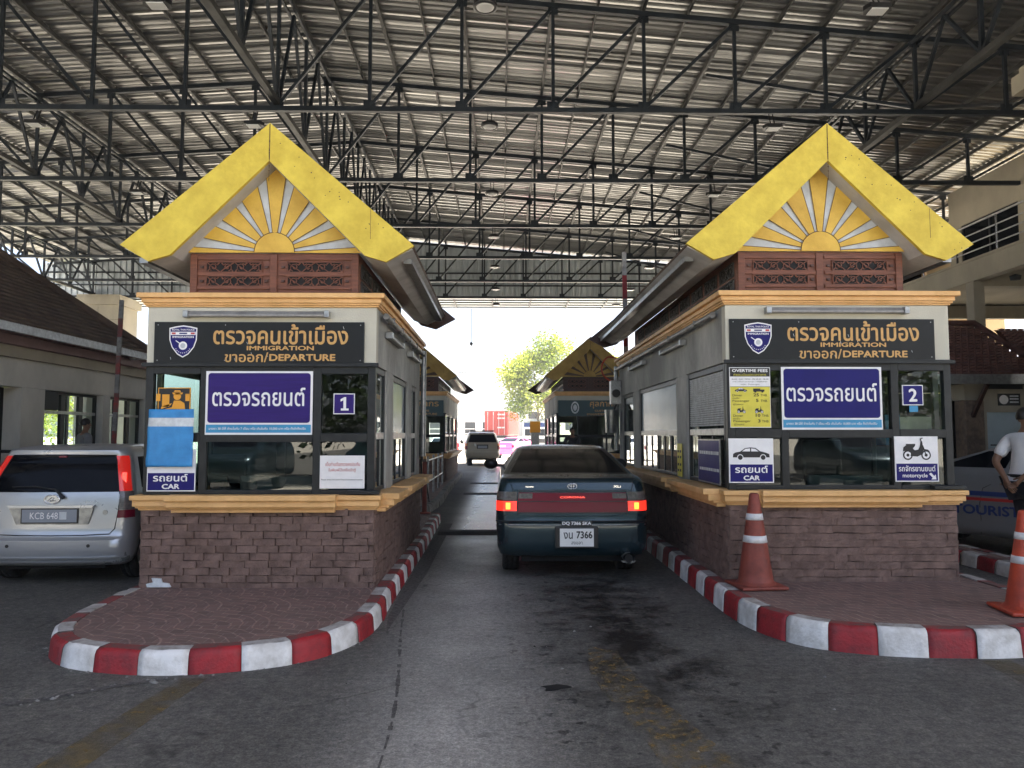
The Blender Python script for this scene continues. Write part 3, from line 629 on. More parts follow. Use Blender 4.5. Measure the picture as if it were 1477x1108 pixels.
def fret(parent, x0, x1, z0, z1, y, name='fretwork', face='front', woodm='wood', X=0):
    """carved panel: black sheet for the shaded opening behind an S-scroll lattice of flat wood"""
    b = MB(); back = MB(); W_, H_ = x1 - x0, z1 - z0
    P = (lambda u, d, v: (u, y + d, v)) if face == 'front' else (lambda u, d, v: (X + (d if face == 'left' else -d), u, v))
    back.add([P(x0, .012, z0), P(x1, .012, z0), P(x1, .012, z1), P(x0, .012, z1)], [(0, 1, 2, 3)], 'black')  # black sheet stands in for the shade inside the opening
    def ribbon(pts, w0, w1):
        vs = []; k = len(pts)
        for i, (px, pz) in enumerate(pts):
            q = pts[min(i + 1, k - 1)]; r = pts[max(i - 1, 0)]; dx, dz = q[0] - r[0], q[1] - r[1]; l = math.hypot(dx, dz) or 1
            ww = w0 + (w1 - w0) * i / (k - 1); nx, nz = -dz / l * ww, dx / l * ww
            vs += [P(px + nx, 0, pz + nz), P(px - nx, 0, pz - nz), P(px + nx, .011, pz + nz), P(px - nx, .011, pz - nz)]
        fs = []
        for i in range(k - 1):
            o = 4 * i; fs += [(o, o + 4, o + 5, o + 1), (o, o + 2, o + 6, o + 4), (o + 1, o + 5, o + 7, o + 3)]
        b.add(vs, fs, woodm)
    n = max(2, round(W_ / (H_ * 1.35))); u = W_ / n; r = H_ * .40
    for i in range(n):
        cx, cz = x0 + u * (i + .5), (z0 + z1) / 2; sg = 1 if i % 2 else -1
        ribbon([(cx + sg * (r * (1 - .75 * t) * cos(6.6 * t - .6)), cz + r * (1 - .75 * t) * sin(6.6 * t - .6)) for t in [k / 16 for k in range(17)]], H_ * .028, H_ * .045)
        ribbon([(cx - u * .5, z0 + (0 if i % 2 else H_)), (cx - u * .18, cz + sg * -H_ * .12), (cx + u * .2, cz + sg * H_ * .2), (cx + u * .5, z0 + (H_ if i % 2 else 0))], H_ * .035, H_ * .05)
        ribbon([(cx - u * .42, cz + sg * H_ * .45), (cx - u * .30, cz + sg * H_ * .22), (cx - u * .12, cz + sg * H_ * .36)], H_ * .07, H_ * .03)
        ribbon([(cx + u * .42, cz - sg * H_ * .45), (cx + u * .28, cz - sg * H_ * .22), (cx + u * .10, cz - sg * H_ * .36)], H_ * .07, H_ * .03)
    t = .004
    for (a0, a1, c0, c1) in ((x0 - t, x1 + t, z0 - t, z0 + t), (x0 - t, x1 + t, z1 - t, z1 + t), (x0 - t, x0 + t, z0, z1), (x1 - t, x1 + t, z0, z1)):
        vs = [P(a0, -.004, c0), P(a1, -.004, c0), P(a1, -.004, c1), P(a0, -.004, c1), P(a0, .013, c0), P(a1, .013, c0), P(a1, .013, c1), P(a0, .013, c1)]
        b.add(vs, [(0, 3, 2, 1), (0, 1, 5, 4), (1, 2, 6, 5), (2, 3, 7, 6), (3, 0, 4, 7)], woodm)
    o = b.build(name, parent); back.build('fret_shade', o, fixn=False)
    return o

def booth(label, xc, yf, L, dz, lane, wins, far=False, base=.16, rearw=.15):
    """front facade faces -y at yf; lane=+1 when the served lane lies on its +x side; wins = side openings on the lane side"""
    rt = thing('checkpoint_booth', label, 'booth', (xc, yf, base + dz), 0, 'checkpoint booths with golden gables')
    O = (0, 0, -base); HW = 1.11; rnd = random.Random(int(xc * 100) + int(yf))
    bd = lambda mb, name, par=rt, **k: mb.build(name, par, O if par is rt else (0, 0, -base), **k)
    # plinth of split stone
    p = MB(); p.box(-HW + .03, HW - .03, .03, L - .03, base - .12, .90, 'block')
    stone_face(p, -HW, HW, base - .03, .90, lambda u, d, z: (u, .0 - d + .0, z), rnd)
    stone_face(p, 0, L, base - .03, .90, lambda u, d, z: (HW + d - .005, u, z), rnd)
    stone_face(p, 0, L, base - .03, .90, lambda u, d, z: (-HW - d + .005, u, z), rnd)
    bd(p, 'stone_plinth')
    # sill with stepped moulding
    s = MB()
    def ring(x0, x1, y0, y1, z0, z1, m): s.box(x0, x1, y0, y1, z0, z1, m)
    prof = [(.035, .885, .9045), (.06, .905, .9245), (.085, .925, .9845), (.11, .985, 1.03)]
    for d, z0, z1 in prof:
        s.box(-HW - d * .7, HW + d * .7, -d, .05, z0, z1, 'ochre')
        for q in (-1, 1): s.box(q * (HW - .10), q * (HW + d * .7 - .002), .053, L, z0, z1, 'ochre')
    for d, z0, z1 in [(.08, .866, .8995), (.11, .90, .9205), (.15, .921, .9815), (.185, .982, 1.036)]: s.box(-.78 * 1 - d * .3, .72 + d * .3, -d, -.02, z0, z1, 'ochre')
    for a0, a1 in [(w_[0] - .1, w_[1] + .12) for w_ in wins]:
        for d, z0, z1 in [(.10, .862, .8975), (.13, .898, .9195), (.18, .920, .9805), (.23, .981, 1.038)]:
            x0, x1 = (HW - .02, HW + d) if lane > 0 else (-HW - d, -HW + .02); s.box(x0, x1, max(a0, .06), a1, z0, z1, 'ochre')
    bd(s, 'sill', bevel=.006)
    # walls: front lintel, sides with piers, rear
    a = MB(); T = .12; wm = 'cream'
    a.box(-HW, HW, 0, T, 2.285, 2.845, 'cream')
    gw = 'grey_wall'
    if far:
        h0, h1 = (.0, .42) if lane > 0 else (-.5, .0)
        a.box(-HW + .002, h0, L - T, L, .9, 2.845, gw); a.box(h1, HW - .002, L - T, L, .9, 2.845, gw); a.box(h0, h1, L - T, L, .9, 1.35, gw); a.box(h0, h1, L - T, L, 2.1, 2.845, gw)
    else: a.box(-HW + .002, HW - .002, L - T, L, .9, 2.845, gw)
    for q in (-1, 1):
        X0, X1 = (HW - T, HW) if q > 0 else (-HW, -HW + T)
        ws = wins if q == lane else [(.18, 1.3), (1.75, 2.9)] if not far else [(.3, 1.5)]
        a.box(X0, X1, T + .002, L - T - .002, 2.285, 2.845, gw)
        e = [T + .002] + [v for w_ in ws for v in (w_[0], w_[1])] + [L - T - .002]
        for i in range(0, len(e), 2):
            if e[i + 1] - e[i] > .02 and not (i == 0 and e[1] < .3): a.box(X0 + .001, X1 - .001, e[i], e[i + 1], 1.03, 2.284, gw)
    bd(a, 'wall')
    # floor, ceiling and the room inside
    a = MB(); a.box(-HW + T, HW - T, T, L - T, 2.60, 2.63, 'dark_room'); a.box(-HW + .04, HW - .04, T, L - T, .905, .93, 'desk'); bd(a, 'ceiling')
    if not far: a = MB(); a.box(-HW + T + .01, HW - T - .01, L - T - .03, L - T - .01, .94, 2.59, 'dark_room'); q = -lane; a.box(min(q * (HW - T - .01), q * (HW - T - .03)), max(q * (HW - T - .01), q * (HW - T - .03)), T + 1.25, L - T - .04, .94, 2.59, 'dark_room'); bd(a, 'shade_lining')  # dark panels added so the booth interior looks dim
    # front window frame
    f = MB(); y0, y1 = -.012, .06
    vx = [(-HW + .002, -HW + .075), (-.58, -.51), (.51, .585), (HW - .075, HW - .002)] if not far else [(-HW, -HW + .06), (-.45, -.40), (.45, .50), (HW - .06, HW)]
    zr = [(1.032, 1.075), (1.535, 1.62), (2.195, 2.283)]
    for q0, q1 in vx: f.box(q0, q1, y0, y1, 1.034, 2.281, 'frame')
    for z0, z1 in zr:
        for i in range(3): f.box(vx[i][1] + .0005, vx[i + 1][0] - .0005, y0 - .004, y1, z0, z1, 'frame')
    f.box(-HW - .03, HW + .03, -.05, -.0125, 2.262, 2.30, 'frame')
    f.box(.86, HW + .06, -.10, -.014, 1.04, 1.075, 'frame')
    fo = bd(f, 'window_frame', bevel=.004)
    for r in range(2):
        for i in range(3):
            b = MB(); z0, z1 = zr[r][1], zr[r + 1][0]
            b.add([(vx[i][1], .02, z0), (vx[i + 1][0], .02, z0), (vx[i + 1][0], .02, z1), (vx[i][1], .02, z1)], [(0, 1, 2, 3)], 'glass_dark' if not (i != 1 and r == 1) else 'glass')
            b.build('pane', fo, O, fixn=False)
    # side windows
    for q in (-1, 1):
        ws = wins if q == lane else [(.18, 1.3), (1.75, 2.9)] if not far else [(.3, 1.5)]
        for wi, w_ in enumerate(ws):
            a0, a1 = w_[0], w_[1]; kind = w_[2] if len(w_) > 2 else 'glass'
            X0, X1 = (HW - .075, HW - .02) if q > 0 else (-HW + .02, -HW + .075); xm = (X0 + X1) / 2 + q * .012
            b = MB(); t = .05
            b.box(X0, X1, a0, a0 + t, 1.04, 2.28, 'frame'); b.box(X0, X1, a1 - t, a1, 1.04, 2.28, 'frame')
            b.box(X0, X1, a0 + t, a1 - t, 2.22, 2.28, 'frame'); b.box(X0, X1, a0 + t, a1 - t, 1.04, 1.08, 'frame')
            b.box(X0 - .003, X1 + .003, a0 + t, a1 - t, 1.56, 1.63, 'metal')
            k = max(2, round((a1 - a0) / .45))
            for i in range(1, k): yy = a0 + (a1 - a0) * i / k; b.box(X0 + .004, X1 - .004, yy - .022, yy + .022, 1.085, 1.555, 'frame')
            so_ = b.build('side_window', rt, O, bevel=.004)
            b = MB(); gm = 'glass_frost' if kind == 'frost' else 'glass'
            b.add([(xm, a0 + t, 1.63), (xm, a1 - t, 1.63), (xm, a1 - t, 2.22), (xm, a0 + t, 2.22)], [(0, 1, 2, 3)], gm)
            b.build('pane', so_, O, fixn=False)
            b = MB(); b.add([(xm, a0 + t, 1.08), (xm, a1 - t, 1.08), (xm, a1 - t, 1.56), (xm, a0 + t, 1.56)], [(0, 1, 2, 3)], 'glass'); b.build('pane', so_, O, fixn=False)
            if kind == 'blind':
                b = MB(); zz = 1.66; xb = xm + q * .006
                while zz < 2.2: b.add([(xb, a0 + t, zz), (xb, a1 - t, zz), (xb + q * .008, a1 - t, zz + .019), (xb + q * .008, a0 + t, zz + .019)], [(0, 1, 2, 3)], 'coverwhite'); zz += .024
                b.build('slat_blind', so_, O, fixn=False)
    # cornice
    c = MB()
    for d, z0, z1 in [(.02, 2.847, 2.8645), (.035, 2.865, 2.8845), (.05, 2.885, 2.9295), (.085, 2.930, 2.978)]:
        c.box(-HW - d, HW + d, -d, L + d * .5, z0, z1, 'ochre')
    bd(c, 'cornice', bevel=.006)
    # teak clerestory with carved panels
    cy, cw = .36, .86
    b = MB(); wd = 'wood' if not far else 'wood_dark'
    b.box(-cw, cw, cy + .012, L - .3, 2.979, 3.47, wd)
    for x in (-cw, -.045, cw - .07): b.box(x, x + (.07 if x else .09), cy - .012, cy + .011, 2.981, 3.455, wd)
    for z in (2.982, 3.095, 3.235, 3.40): b.box(-cw + .071, -.046, cy - .006, cy + .011, z, z + .035, wd); b.box(.046, cw - .071, cy - .006, cy + .011, z, z + .035, wd)
    cl = bd(b, 'clerestory', bevel=.003)
    for x0, x1 in ((-.70, -.13), (.13, .70)):
        for z0, z1 in ((3.128, 3.232), (3.272, 3.378)):
            fret(cl, x0, x1, z0 - base, z1 - base, cy - .004)
            for xx in (x0 - .045, x1 + .045):
                b = MB(); b.box(xx - .016, xx + .016, cy - .009, cy + .010, (z0 + z1) / 2 - .012, (z0 + z1) / 2 + .012, 'wood_dark'); b.build('rosette', cl, O)
    k = max(2, int((L - 1.2) / .62))
    for q in (-1, 1):
        for i in range(k):
            u0 = cy + .12 + i * (L - 1.1) / k; u1 = u0 + (L - 1.1) / k - .14
            for z0, z1 in ((3.06, 3.20), (3.24, 3.38)): fret(cl, u0, u1, z0 - base, z1 - base, 0, face='right' if q > 0 else 'left', woodm='purlin' if q == lane else wd, X=q * (cw + .014))
    # gable: golden bargeboards, grey soffit roof, sunburst
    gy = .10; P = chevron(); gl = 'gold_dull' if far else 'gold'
    r = MB(); r.prism([(0, 4.70), (1.44, 3.465), (1.17, 3.33), (.96, 3.395), (0, 4.348), (-.96, 3.395), (-1.17, 3.33), (-1.44, 3.465)], gy + .045, L + .55 - .05, 'soffit', 'y'); ro = bd(r, 'roof')
    r = MB()
    for q in (-1, 1):
        r.add([(0, gy + .046, 4.704), (q * 1.442, gy + .046, 3.468), (q * 1.442, L + .5, 3.468), (0, L + .5, 4.704), (0, gy + .046, 4.735), (q * 1.452, gy + .046, 3.488), (q * 1.452, L + .5, 3.488), (0, L + .5, 4.735)], [(0, 1, 2, 3), (4, 7, 6, 5), (0, 4, 5, 1), (1, 5, 6, 2), (2, 6, 7, 3)], 'tilebrown')
        r.bar((q * 1.36, gy + .3, 3.40), (q * 1.36, L + .4, 3.40), .09, 'metal', .05)
    r.build('roof_covering', ro, O)
    for half in chev_halves(P):
        b = MB(); b.prism(half, gy, gy + .043, gl, 'y'); sg = 1 if half[1][0] > 0 else -1
        for _ in range(18):
            t = rnd.uniform(.05, .92); u = rnd.uniform(.2, .8); x = half[0][0] * (1 - t) + half[1][0] * t; z = half[0][1] * (1 - t) + half[1][1] * t - .36 * u * (1 - .2 * t)
            b.disc((x, gy - .001, z), .004 + .004 * rnd.random(), 'nailhole', 7)
        bb = bd(b, 'bargeboard', bevel=.004)
        s_ = MB(); t0 = .70 if sg > 0 else .74; xa, za = half[0][0] * (1 - t0) + half[1][0] * t0, half[0][1] * (1 - t0) + half[1][1] * t0; s_.bar((xa, gy - .0005, za - .01), (xa, gy - .0005, za - .31), .004, 'nailhole', .002, up=(0, 1, 0)); s_.bar((sg * .003, gy - .0005, 4.73), (sg * .003, gy - .0005, 4.36), .004, 'nailhole', .002, up=(0, 1, 0)); s_.build('board_joint', bb, O)
    R2 = [(x * (1 + rearw / 1.46), z if z > 4 else z - .06) for x, z in P]
    for half in chev_halves(R2):
        b = MB(); b.prism(half, L + .52, L + .57, 'wood_dark', 'y'); o = bd(b, 'bargeboard')
    sy = cy - .02; tri = [(-1.06, 3.472), (1.06, 3.472), (0, 4.50)]
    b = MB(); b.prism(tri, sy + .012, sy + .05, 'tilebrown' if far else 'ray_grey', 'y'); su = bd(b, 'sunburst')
    C0 = (0, 3.472); gaps = [7.8, 28, 53.3, 78.8, 101.2, 126.7, 152, 172.2]; edges = [0] + [v for g_ in gaps for v in (g_ - 3.9, g_ + 3.9)] + [180]
    for i in range(0, len(edges), 2):
        a0, a1 = radians(edges[i]), radians(edges[i + 1])
        pl = [C0] + [(C0[0] + 3 * cos(a0 + (a1 - a0) * t / 4), C0[1] + 3 * sin(a0 + (a1 - a0) * t / 4)) for t in range(5)]
        for k_ in range(3): pl = clip(pl, tri[k_], tri[(k_ + 1) % 3])
        if len(pl) < 3: continue
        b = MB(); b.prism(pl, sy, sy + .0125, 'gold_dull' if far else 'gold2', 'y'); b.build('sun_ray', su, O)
        if not far:
            b = MB()
            for k_ in range(len(pl)):
                p_, q_ = pl[k_], pl[(k_ + 1) % len(pl)]
                if abs(p_[1] - 3.472) > .01 or abs(q_[1] - 3.472) > .01: b.bar((p_[0], sy - .001, p_[1]), (q_[0], sy - .001, q_[1]), .006, 'nailhole', .002, up=(0, 1, 0))
            b.build('ray_edge', su, O)
    b = MB(); b.prism([(.205 * cos(pi * t / 20), 3.473 + .205 * sin(pi * t / 20)) for t in range(21)], sy - .012, sy - .0025, 'gold_dull' if far else 'gold2', 'y'); o_ = b.build('sun_disc', su, O); b = MB(); b.tube([(.207 * cos(pi * t / 20), sy - .012, 3.473 + .207 * sin(pi * t / 20)) for t in range(21)], .004, 'nailhole', 5); b.build('disc_edge', o_, O)
    return rt

left_booth = booth('left booth with a golden gable, a violet poster and number 1 plate', -2.33, 7.42, 4.0, 0, 1,
      [(.13, .72), (1.22, 2.5, 'frost'), (2.98, 3.6)])
right_booth = booth('right booth with a golden gable, a yellow fee sign and number 2 plate', 3.32, 7.44, 6.8, .04, -1,
      [(.13, 1.6, 'blind'), (2.15, 4.75, 'frost'), (5.3, 6.4)])
b = MB(); rnd = random.Random(6); pts_ = [(-1.02, .165), (-.80, .165), (-.82, .20), (-.88, .21), (-.89, .245), (-.98, .25), (-.965, .21), (-1.03, .195)]
b.prism([(x, z - .16) for x, z in pts_], -.045, .0, 'coverwhite'); b.build('plaster_patch', left_booth)
booth('left second row booth, its golden gable half hidden by the booth in front', -2.86, 24.0, 6.5, 0, 1, [(.2, 1.8), (2.2, 3.8), (4.2, 6.0)], True, rearw=.3)
booth('right second row booth with a teal customs board and full golden gable', 2.84, 24.0, 6.5, 0, -1, [(.2, 1.8), (2.2, 3.8), (4.2, 6.0)], True, rearw=.3)

# ---------------------------------------------------------------- signs and lamps on the facades
def sign_root(name, label, cat, xc, yf, x, z, dz=0, d=0, group=None): return thing(name, label, cat, (xc + x, yf - d, z + dz), 0, group)
def plate(rt, w_, h_, m, rim=None, t=.012, rimw=.012, name='panel'):
    b = MB()
    if rim:
        b.box(-w_ / 2, w_ / 2, 0, t, 0, h_, rim); b.box(-w_ / 2 + rimw, w_ / 2 - rimw, -.0015, 0.0005, rimw, h_ - rimw, m)
    else: b.box(-w_ / 2, w_ / 2, 0, t, 0, h_, m)
    return b.build(name, rt)
def lettering(rt, items, name='lettering'):
    b = MB()
    for it in items: letters(b, *it[:6], **(it[6] if len(it) > 6 else {}))
    return b.build(name, rt, fixn=False)

def shield(rt, cx, cz, w_, h_):
    def outl(k, y): 
        q = [(-.5, .42), (-.25, .47), (0, .5), (.25, .47), (.5, .42), (.49, .05), (.40, -.18), (.2, -.40), (0, -.5), (-.2, -.40), (-.40, -.18), (-.49, .05)]
        return [(cx + a * w_ * k, y, cz + c * h_ * k) for a, c in q]
    b = MB(); b.ngon(outl(1, -.004), 'white'); b.ngon(outl(.92, -.0046), 'navy')
    zq = cz + .20 * h_
    b.add([(cx - .445 * w_, -.0052, zq), (cx + .445 * w_, -.0052, zq), (cx + .445 * w_, -.0052, zq + .10 * h_), (cx - .445 * w_, -.0052, zq + .10 * h_)], [(0, 1, 2, 3)], 'white')
    for q in (-1, 1): b.add([(cx + q * .34 * w_ - .07 * w_, -.0056, zq + .02 * h_), (cx + q * .34 * w_ + .07 * w_, -.0056, zq + .02 * h_), (cx + q * .34 * w_ + .07 * w_, -.0056, zq + .08 * h_), (cx + q * .34 * w_ - .07 * w_, -.0056, zq + .08 * h_)], [(0, 1, 2, 3)], 'redink')
    b.add([(cx - .14 * w_, -.0056, zq + .03 * h_), (cx + .14 * w_, -.0056, zq + .03 * h_), (cx + .14 * w_, -.0056, zq + .07 * h_), (cx - .14 * w_, -.0056, zq + .07 * h_)], [(0, 1, 2, 3)], 'navy')
    b.disc((cx, -.0052, cz - .13 * h_), .15 * w_, 'white', 24); b.disc((cx, -.0056, cz - .13 * h_), .09 * w_, 'ray_grey', 20)
    b.bar((cx - .26 * w_, -.0054, cz + .03 * h_), (cx - .10 * w_, -.0054, cz - .07 * h_), .03 * w_, 'white', .001, up=(0, 1, 0))
    letters(b, 'ROYAL THAI POLICE', cx - .40 * w_, cx + .40 * w_, cz + .335 * h_, cz + .39 * h_, 'white', y=-.0056, bold=.02)
    letters(b, 'IMMIGRATION', cx - .38 * w_, cx + .38 * w_, cz + .105 * h_, cz + .17 * h_, 'white', y=-.0056, bold=.03)
    for i in range(9):
        t = radians(205 + i * 16); b.disc((cx + .27 * w_ * cos(t), -.0056, cz - .13 * h_ + .24 * h_ * sin(t) * .95), .018 * w_, 'white', 6)
    return b.build('crest', rt, fixn=False)

def name_board(xc, yf, dz, label, off=0):
    r = sign_root('name_board', label, 'sign', xc, yf, -.02 + off, 2.295, dz, .022)
    plate(r, 2.03, .405, 'board', 'frame', t=.02, rimw=.008)
    shield(r, -.735, .213, .27, .315)
    lettering(r, [('ตรวจคนเข้าเมือง', -.445, .86, .185, .385, 'signgold', dict(bold=.018)),
                  ('IMMIGRATION', -.12, .53, .128, .172, 'signgold', dict(bold=.03)),
                  ('ขาออก/', -.33, .09, .012, .108, 'signgold', dict(bold=.014)), ('DEPARTURE', .10, .74, .024, .092, 'signgold', dict(bold=.03))])
    for x in (-.98, -.33, .33, .98):
        for z in (.03, .375): b = MB(); b.disc((x, -.003, z), .006, 'metal', 8); b.build('screw', r, fixn=False)
    b = MB(); rnd = random.Random(int(xc * 10))
    for _ in range(7):
        x, z = rnd.uniform(-.9, .95), rnd.uniform(.03, .38); l = rnd.uniform(.004, .03)
        b.bar((x, -.0025, z), (x + l * .3, -.0025, z - l), .003, 'coverwhite', .0008, up=(0, 1, 0))
    b.build('scratch', r)
name_board(-2.33, 7.42, 0, 'charcoal board with gold Thai and English lettering on booth 1, above the violet poster')
name_board(3.32, 7.44, .045, 'charcoal board with gold Thai and English lettering on booth 2, above the yellow fee sign', -.04)

def vehicle_poster(xc, yf, dz, m, label, x, w_):
    r = sign_root('window_poster', label, 'poster', xc, yf, x, 1.605, dz, .02)
    b = MB(); b.box(-w_ / 2, w_ / 2, 0, .010, 0, .615, 'white'); b.build('backing', r)
    def rrect(x0, x1, z0, z1, rad, y, m_):
        pts = []
        for cx, cz, s0 in ((x1 - rad, z1 - rad, 0), (x0 + rad, z1 - rad, 90), (x0 + rad, z0 + rad, 180), (x1 - rad, z0 + rad, 270)):
            pts += [(cx + rad * cos(radians(s0 + t * 15)), y, cz + rad * sin(radians(s0 + t * 15))) for t in range(7)]
        b2 = MB(); b2.ngon(pts, m_); return b2
    rrect(-w_ / 2 + .022, w_ / 2 - .022, .115, .597, .03, -.002, m).build('panel', r, fixn=False)
    b = MB(); b.add([(-w_ / 2 + .01, -.002, .02), (w_ / 2 - .012, -.002, .02), (w_ / 2 - .012, -.002, .098), (-w_ / 2 + .01, -.002, .098)], [(0, 1, 2, 3)], 'cyan'); b.build('strip', r, fixn=False)
    lettering(r, [('ตรวจรถยนต์', -.45, .445, .275, .455, 'white', dict(bold=.012, y=-.004)),
                  ('มาตรา 38 มิให้ ชำระในกับ 7 เดือน หรือ เกินในกับ 10,000 บาท หรือ ทั้งจำทั้งปรับ', -w_ / 2 + .04, w_ / 2 - .06, .045, .075, 'white', dict(bold=.01, y=-.004))])
vehicle_poster(-2.33, 7.42, 0, 'purple', 'violet poster with white Thai lettering in the middle window of booth 1', -.01, 1.03)
vehicle_poster(3.32, 7.44, .05, 'navy', 'deep blue poster with white Thai lettering in the middle window of booth 2', -.08, .99)
for xc, yf, x, z, n, lb in ((-2.33, 7.42, .805, 1.805, '1', 'small violet square plate with white number 1 on the glass'), (3.32, 7.44, .73, 1.895, '2', 'small blue square plate with white number 2 on the glass')):
    r = sign_root('number_plate', lb, 'sign', xc, yf, x, z, 0, .0)
    plate(r, .205, .20, 'purple' if n == '1' else 'navy', 'white', rimw=.008)
    if n == '2': lettering(r, [(n, -.06, .06, .035, .165, 'white', dict(keep='h', bold=.028))])
    else: b = MB(); b.ngon([(a, -.003, c) for a, c in ((-.030, .035), (.045, .035), (.045, .055), (.020, .055), (.020, .165), (.002, .165), (-.034, .145), (-.034, .122), (-.006, .134), (-.006, .055), (-.030, .055))], 'white'); b.build('lettering', r, fixn=False)
r = sign_root('paper_notice', 'white paper notice with faint red Thai writing in the right lower window of booth 1', 'notice', -2.33, 7.42, .80, 1.09, 0, .018)
plate(r, .43, .315, 'paper', None, t=.004)
lettering(r, [('เป็นท่านต้นตรวจลงประทับ', -.16, .17, .215, .255, 'redink'), ('ในพิมพ์ไว้เครื่อน้ำตู้', -.13, .13, .155, .195, 'redink'), ('Please write the name-Thai-Green-Book number', -.20, .20, .078, .092, 'ink')])
def silhouette_car(b, cx, cz, w_, m, y=-.003):
    h = w_ * .30
    body = [(-.5, .10), (-.49, .42), (-.42, .55), (-.30, .62), (-.17, .93), (-.02, 1.0), (.12, .95), (.24, .66), (.40, .52), (.49, .40), (.5, .10)]
    b.ngon([(cx + a * w_, y, cz + c * h) for a, c in body], m)
    for q in (((-.25, .64), (-.155, .87), (-.03, .91), (-.03, .64)), ((.0, .64), (.0, .91), (.105, .87), (.20, .64))): b.ngon([(cx + a * w_, y - .0008, cz + c * h) for a, c in q], 'white')
    for x in (-.30, .32):
        b.disc((cx + x * w_, y - .0008, cz + .10 * h), w_ * .085, 'white', 18); b.disc((cx + x * w_, y - .0016, cz + .10 * h), w_ * .065, m, 18)
def silhouette_bike(b, cx, cz, w_, m, y=-.003):
    r = w_ * .17
    for x in (-.31, .33):
        b.disc((cx + x * w_, y, cz + r), r, m, 22); b.disc((cx + x * w_, y - .0006, cz + r), r * .72, 'white', 20); b.disc((cx + x * w_, y - .0012, cz + r), r * .32, m, 14)
    P = [(-.48, .30), (-.46, .44), (-.36, .52), (-.38, .56), (-.04, .56), (-.05, .49), (-.13, .40), (-.06, .34), (.06, .36), (.12, .48), (.15, .66), (.20, .66), (.23, .46), (.28, .38), (.40, .36), (.46, .30), (.44, .27), (.34, .32), (.24, .33), (.20, .20), (.02, .12), (-.22, .14), (-.20, .26), (-.30, .34)]
    b.ngon([(cx + a * w_, y - .0018, cz + c * w_) for a, c in P], m)
    for p_, q in (((.17, .62), (.14, .74)), ((.14, .74), (.22, .76)), ((.22, .5), (.32, .18))): b.bar((cx + p_[0] * w_, y - .002, cz + p_[1] * w_), (cx + q[0] * w_, y - .002, cz + q[1] * w_), .035 * w_, m, .0006, up=(0, 1, 0))
r = sign_root('lane_sign', 'white and blue car lane sign half hidden behind a pale blue sheet', 'sign', -2.33, 7.42, -.83, 1.065, 0, .03, )
plate(r, .46, .40, 'white'); b = MB(); b.box(-.222, .222, -.0015, .0, .010, .175, 'navy'); b.build('panel', r)
lettering(r, [('รถยนต์', -.17, .16, .094, .166, 'white', dict(bold=.02)), ('CAR', -.085, .085, .022, .072, 'white', dict(bold=.04))])
r = sign_root('lane_sign', 'white and blue sign with a car silhouette below the yellow fee sign', 'sign', 3.32, 7.44, -.89, 1.09, .05, .03)
plate(r, .435, .43, 'white'); b = MB(); b.box(-.207, .207, -.0015, .0, .010, .178, 'navy'); b.build('panel', r)
b = MB(); silhouette_car(b, 0, .235, .36, 'ink'); b.build('pictogram', r, fixn=False)
lettering(r, [('รถยนต์', -.16, .16, .096, .166, 'white', dict(bold=.02)), ('CAR', -.08, .08, .024, .072, 'white', dict(bold=.04))])
r = sign_root('lane_sign', 'white and blue sign with a motorcycle silhouette under number 2', 'sign', 3.32, 7.44, .73, 1.10, .05, .03)
plate(r, .425, .44, 'white'); b = MB(); b.box(-.202, .202, -.0015, .0, .010, .175, 'navy'); b.build('panel', r)
b = MB(); silhouette_bike(b, 0, .21, .28, 'ink'); b.build('pictogram', r, fixn=False)
lettering(r, [('รถจักรยานยนต์', -.18, .18, .100, .158, 'white', dict(bold=.015)), ('motorcycle', -.145, .10, .030, .080, 'white', dict(bold=.02))])
b = MB(); b.ngon([(.115, -.003, .075), (.135, -.003, .088), (.165, -.003, .055), (.180, -.003, .070), (.185, -.003, .022), (.135, -.003, .022), (.150, -.003, .038)], 'white'); b.build('arrow', r, fixn=False)
# amber officer pictogram, then the blue sheet taped over the signs
r = sign_root('pictogram_sign', 'black and amber pictogram of an officer checking papers, above the blue sheet', 'sign', -2.33, 7.42, -.83, 1.72, 0, .012)
plate(r, .31, .34, 'ink', 'orange_pict', rimw=.008)
b = MB(); b.disc((.03, -.003, .255), .036, 'orange_pict', 16)
for P in ([(-.01, .275), (.075, .275), (.085, .293), (-.02, .293)], [(-.005, .30), (.065, .30), (.055, .315), (.005, .315)], [(-.10, .13), (-.02, .15), (.0, .215), (.06, .215), (.10, .19), (.115, .10), (-.06, .10)], [(-.115, .155), (-.045, .155), (-.045, .275), (-.115, .275)], [(-.125, .13), (-.03, .17), (-.02, .19), (-.12, .155)]):
    b.ngon([(x, -.003, z) for x, z in P], 'orange_pict')
b.build('pictogram', r, fixn=False)
r = sign_root('blue_cover', 'crumpled pale blue sheet with a white tape band, hung over two signs of booth 1', 'cover', -2.33, 7.42, -.835, 1.30, 0, .055)
b = MB(); nx, nz = 14, 20
def cov(i, k): 
    u, v = i / nx, k / nz; x = -.215 + .43 * u + .012 * noise.noise(Vector((v * 4, 0, 1))) - .012 * (1 - v) * (1 - u); z = .55 * v
    return (x, .012 * noise.noise(Vector((u * 3, v * 4, 2))) - .01 * sin(pi * u), z)
for i in range(nx):
    for k in range(nz):
        v = k / nz; b.add([cov(i, k), cov(i + 1, k), cov(i + 1, k + 1), cov(i, k + 1)], [(0, 1, 2, 3)], 'coverwhite' if .66 <= v < .83 else 'coverblue', True)
o = b.build('sheet', r, fixn=False); bm = bmesh.new(); bm.from_mesh(o.data); bmesh.ops.remove_doubles(bm, verts=bm.verts, dist=.0005); bm.to_mesh(o.data); bm.free()
m_ = o.modifiers.new('thickness', 'SOLIDIFY'); m_.thickness = .004
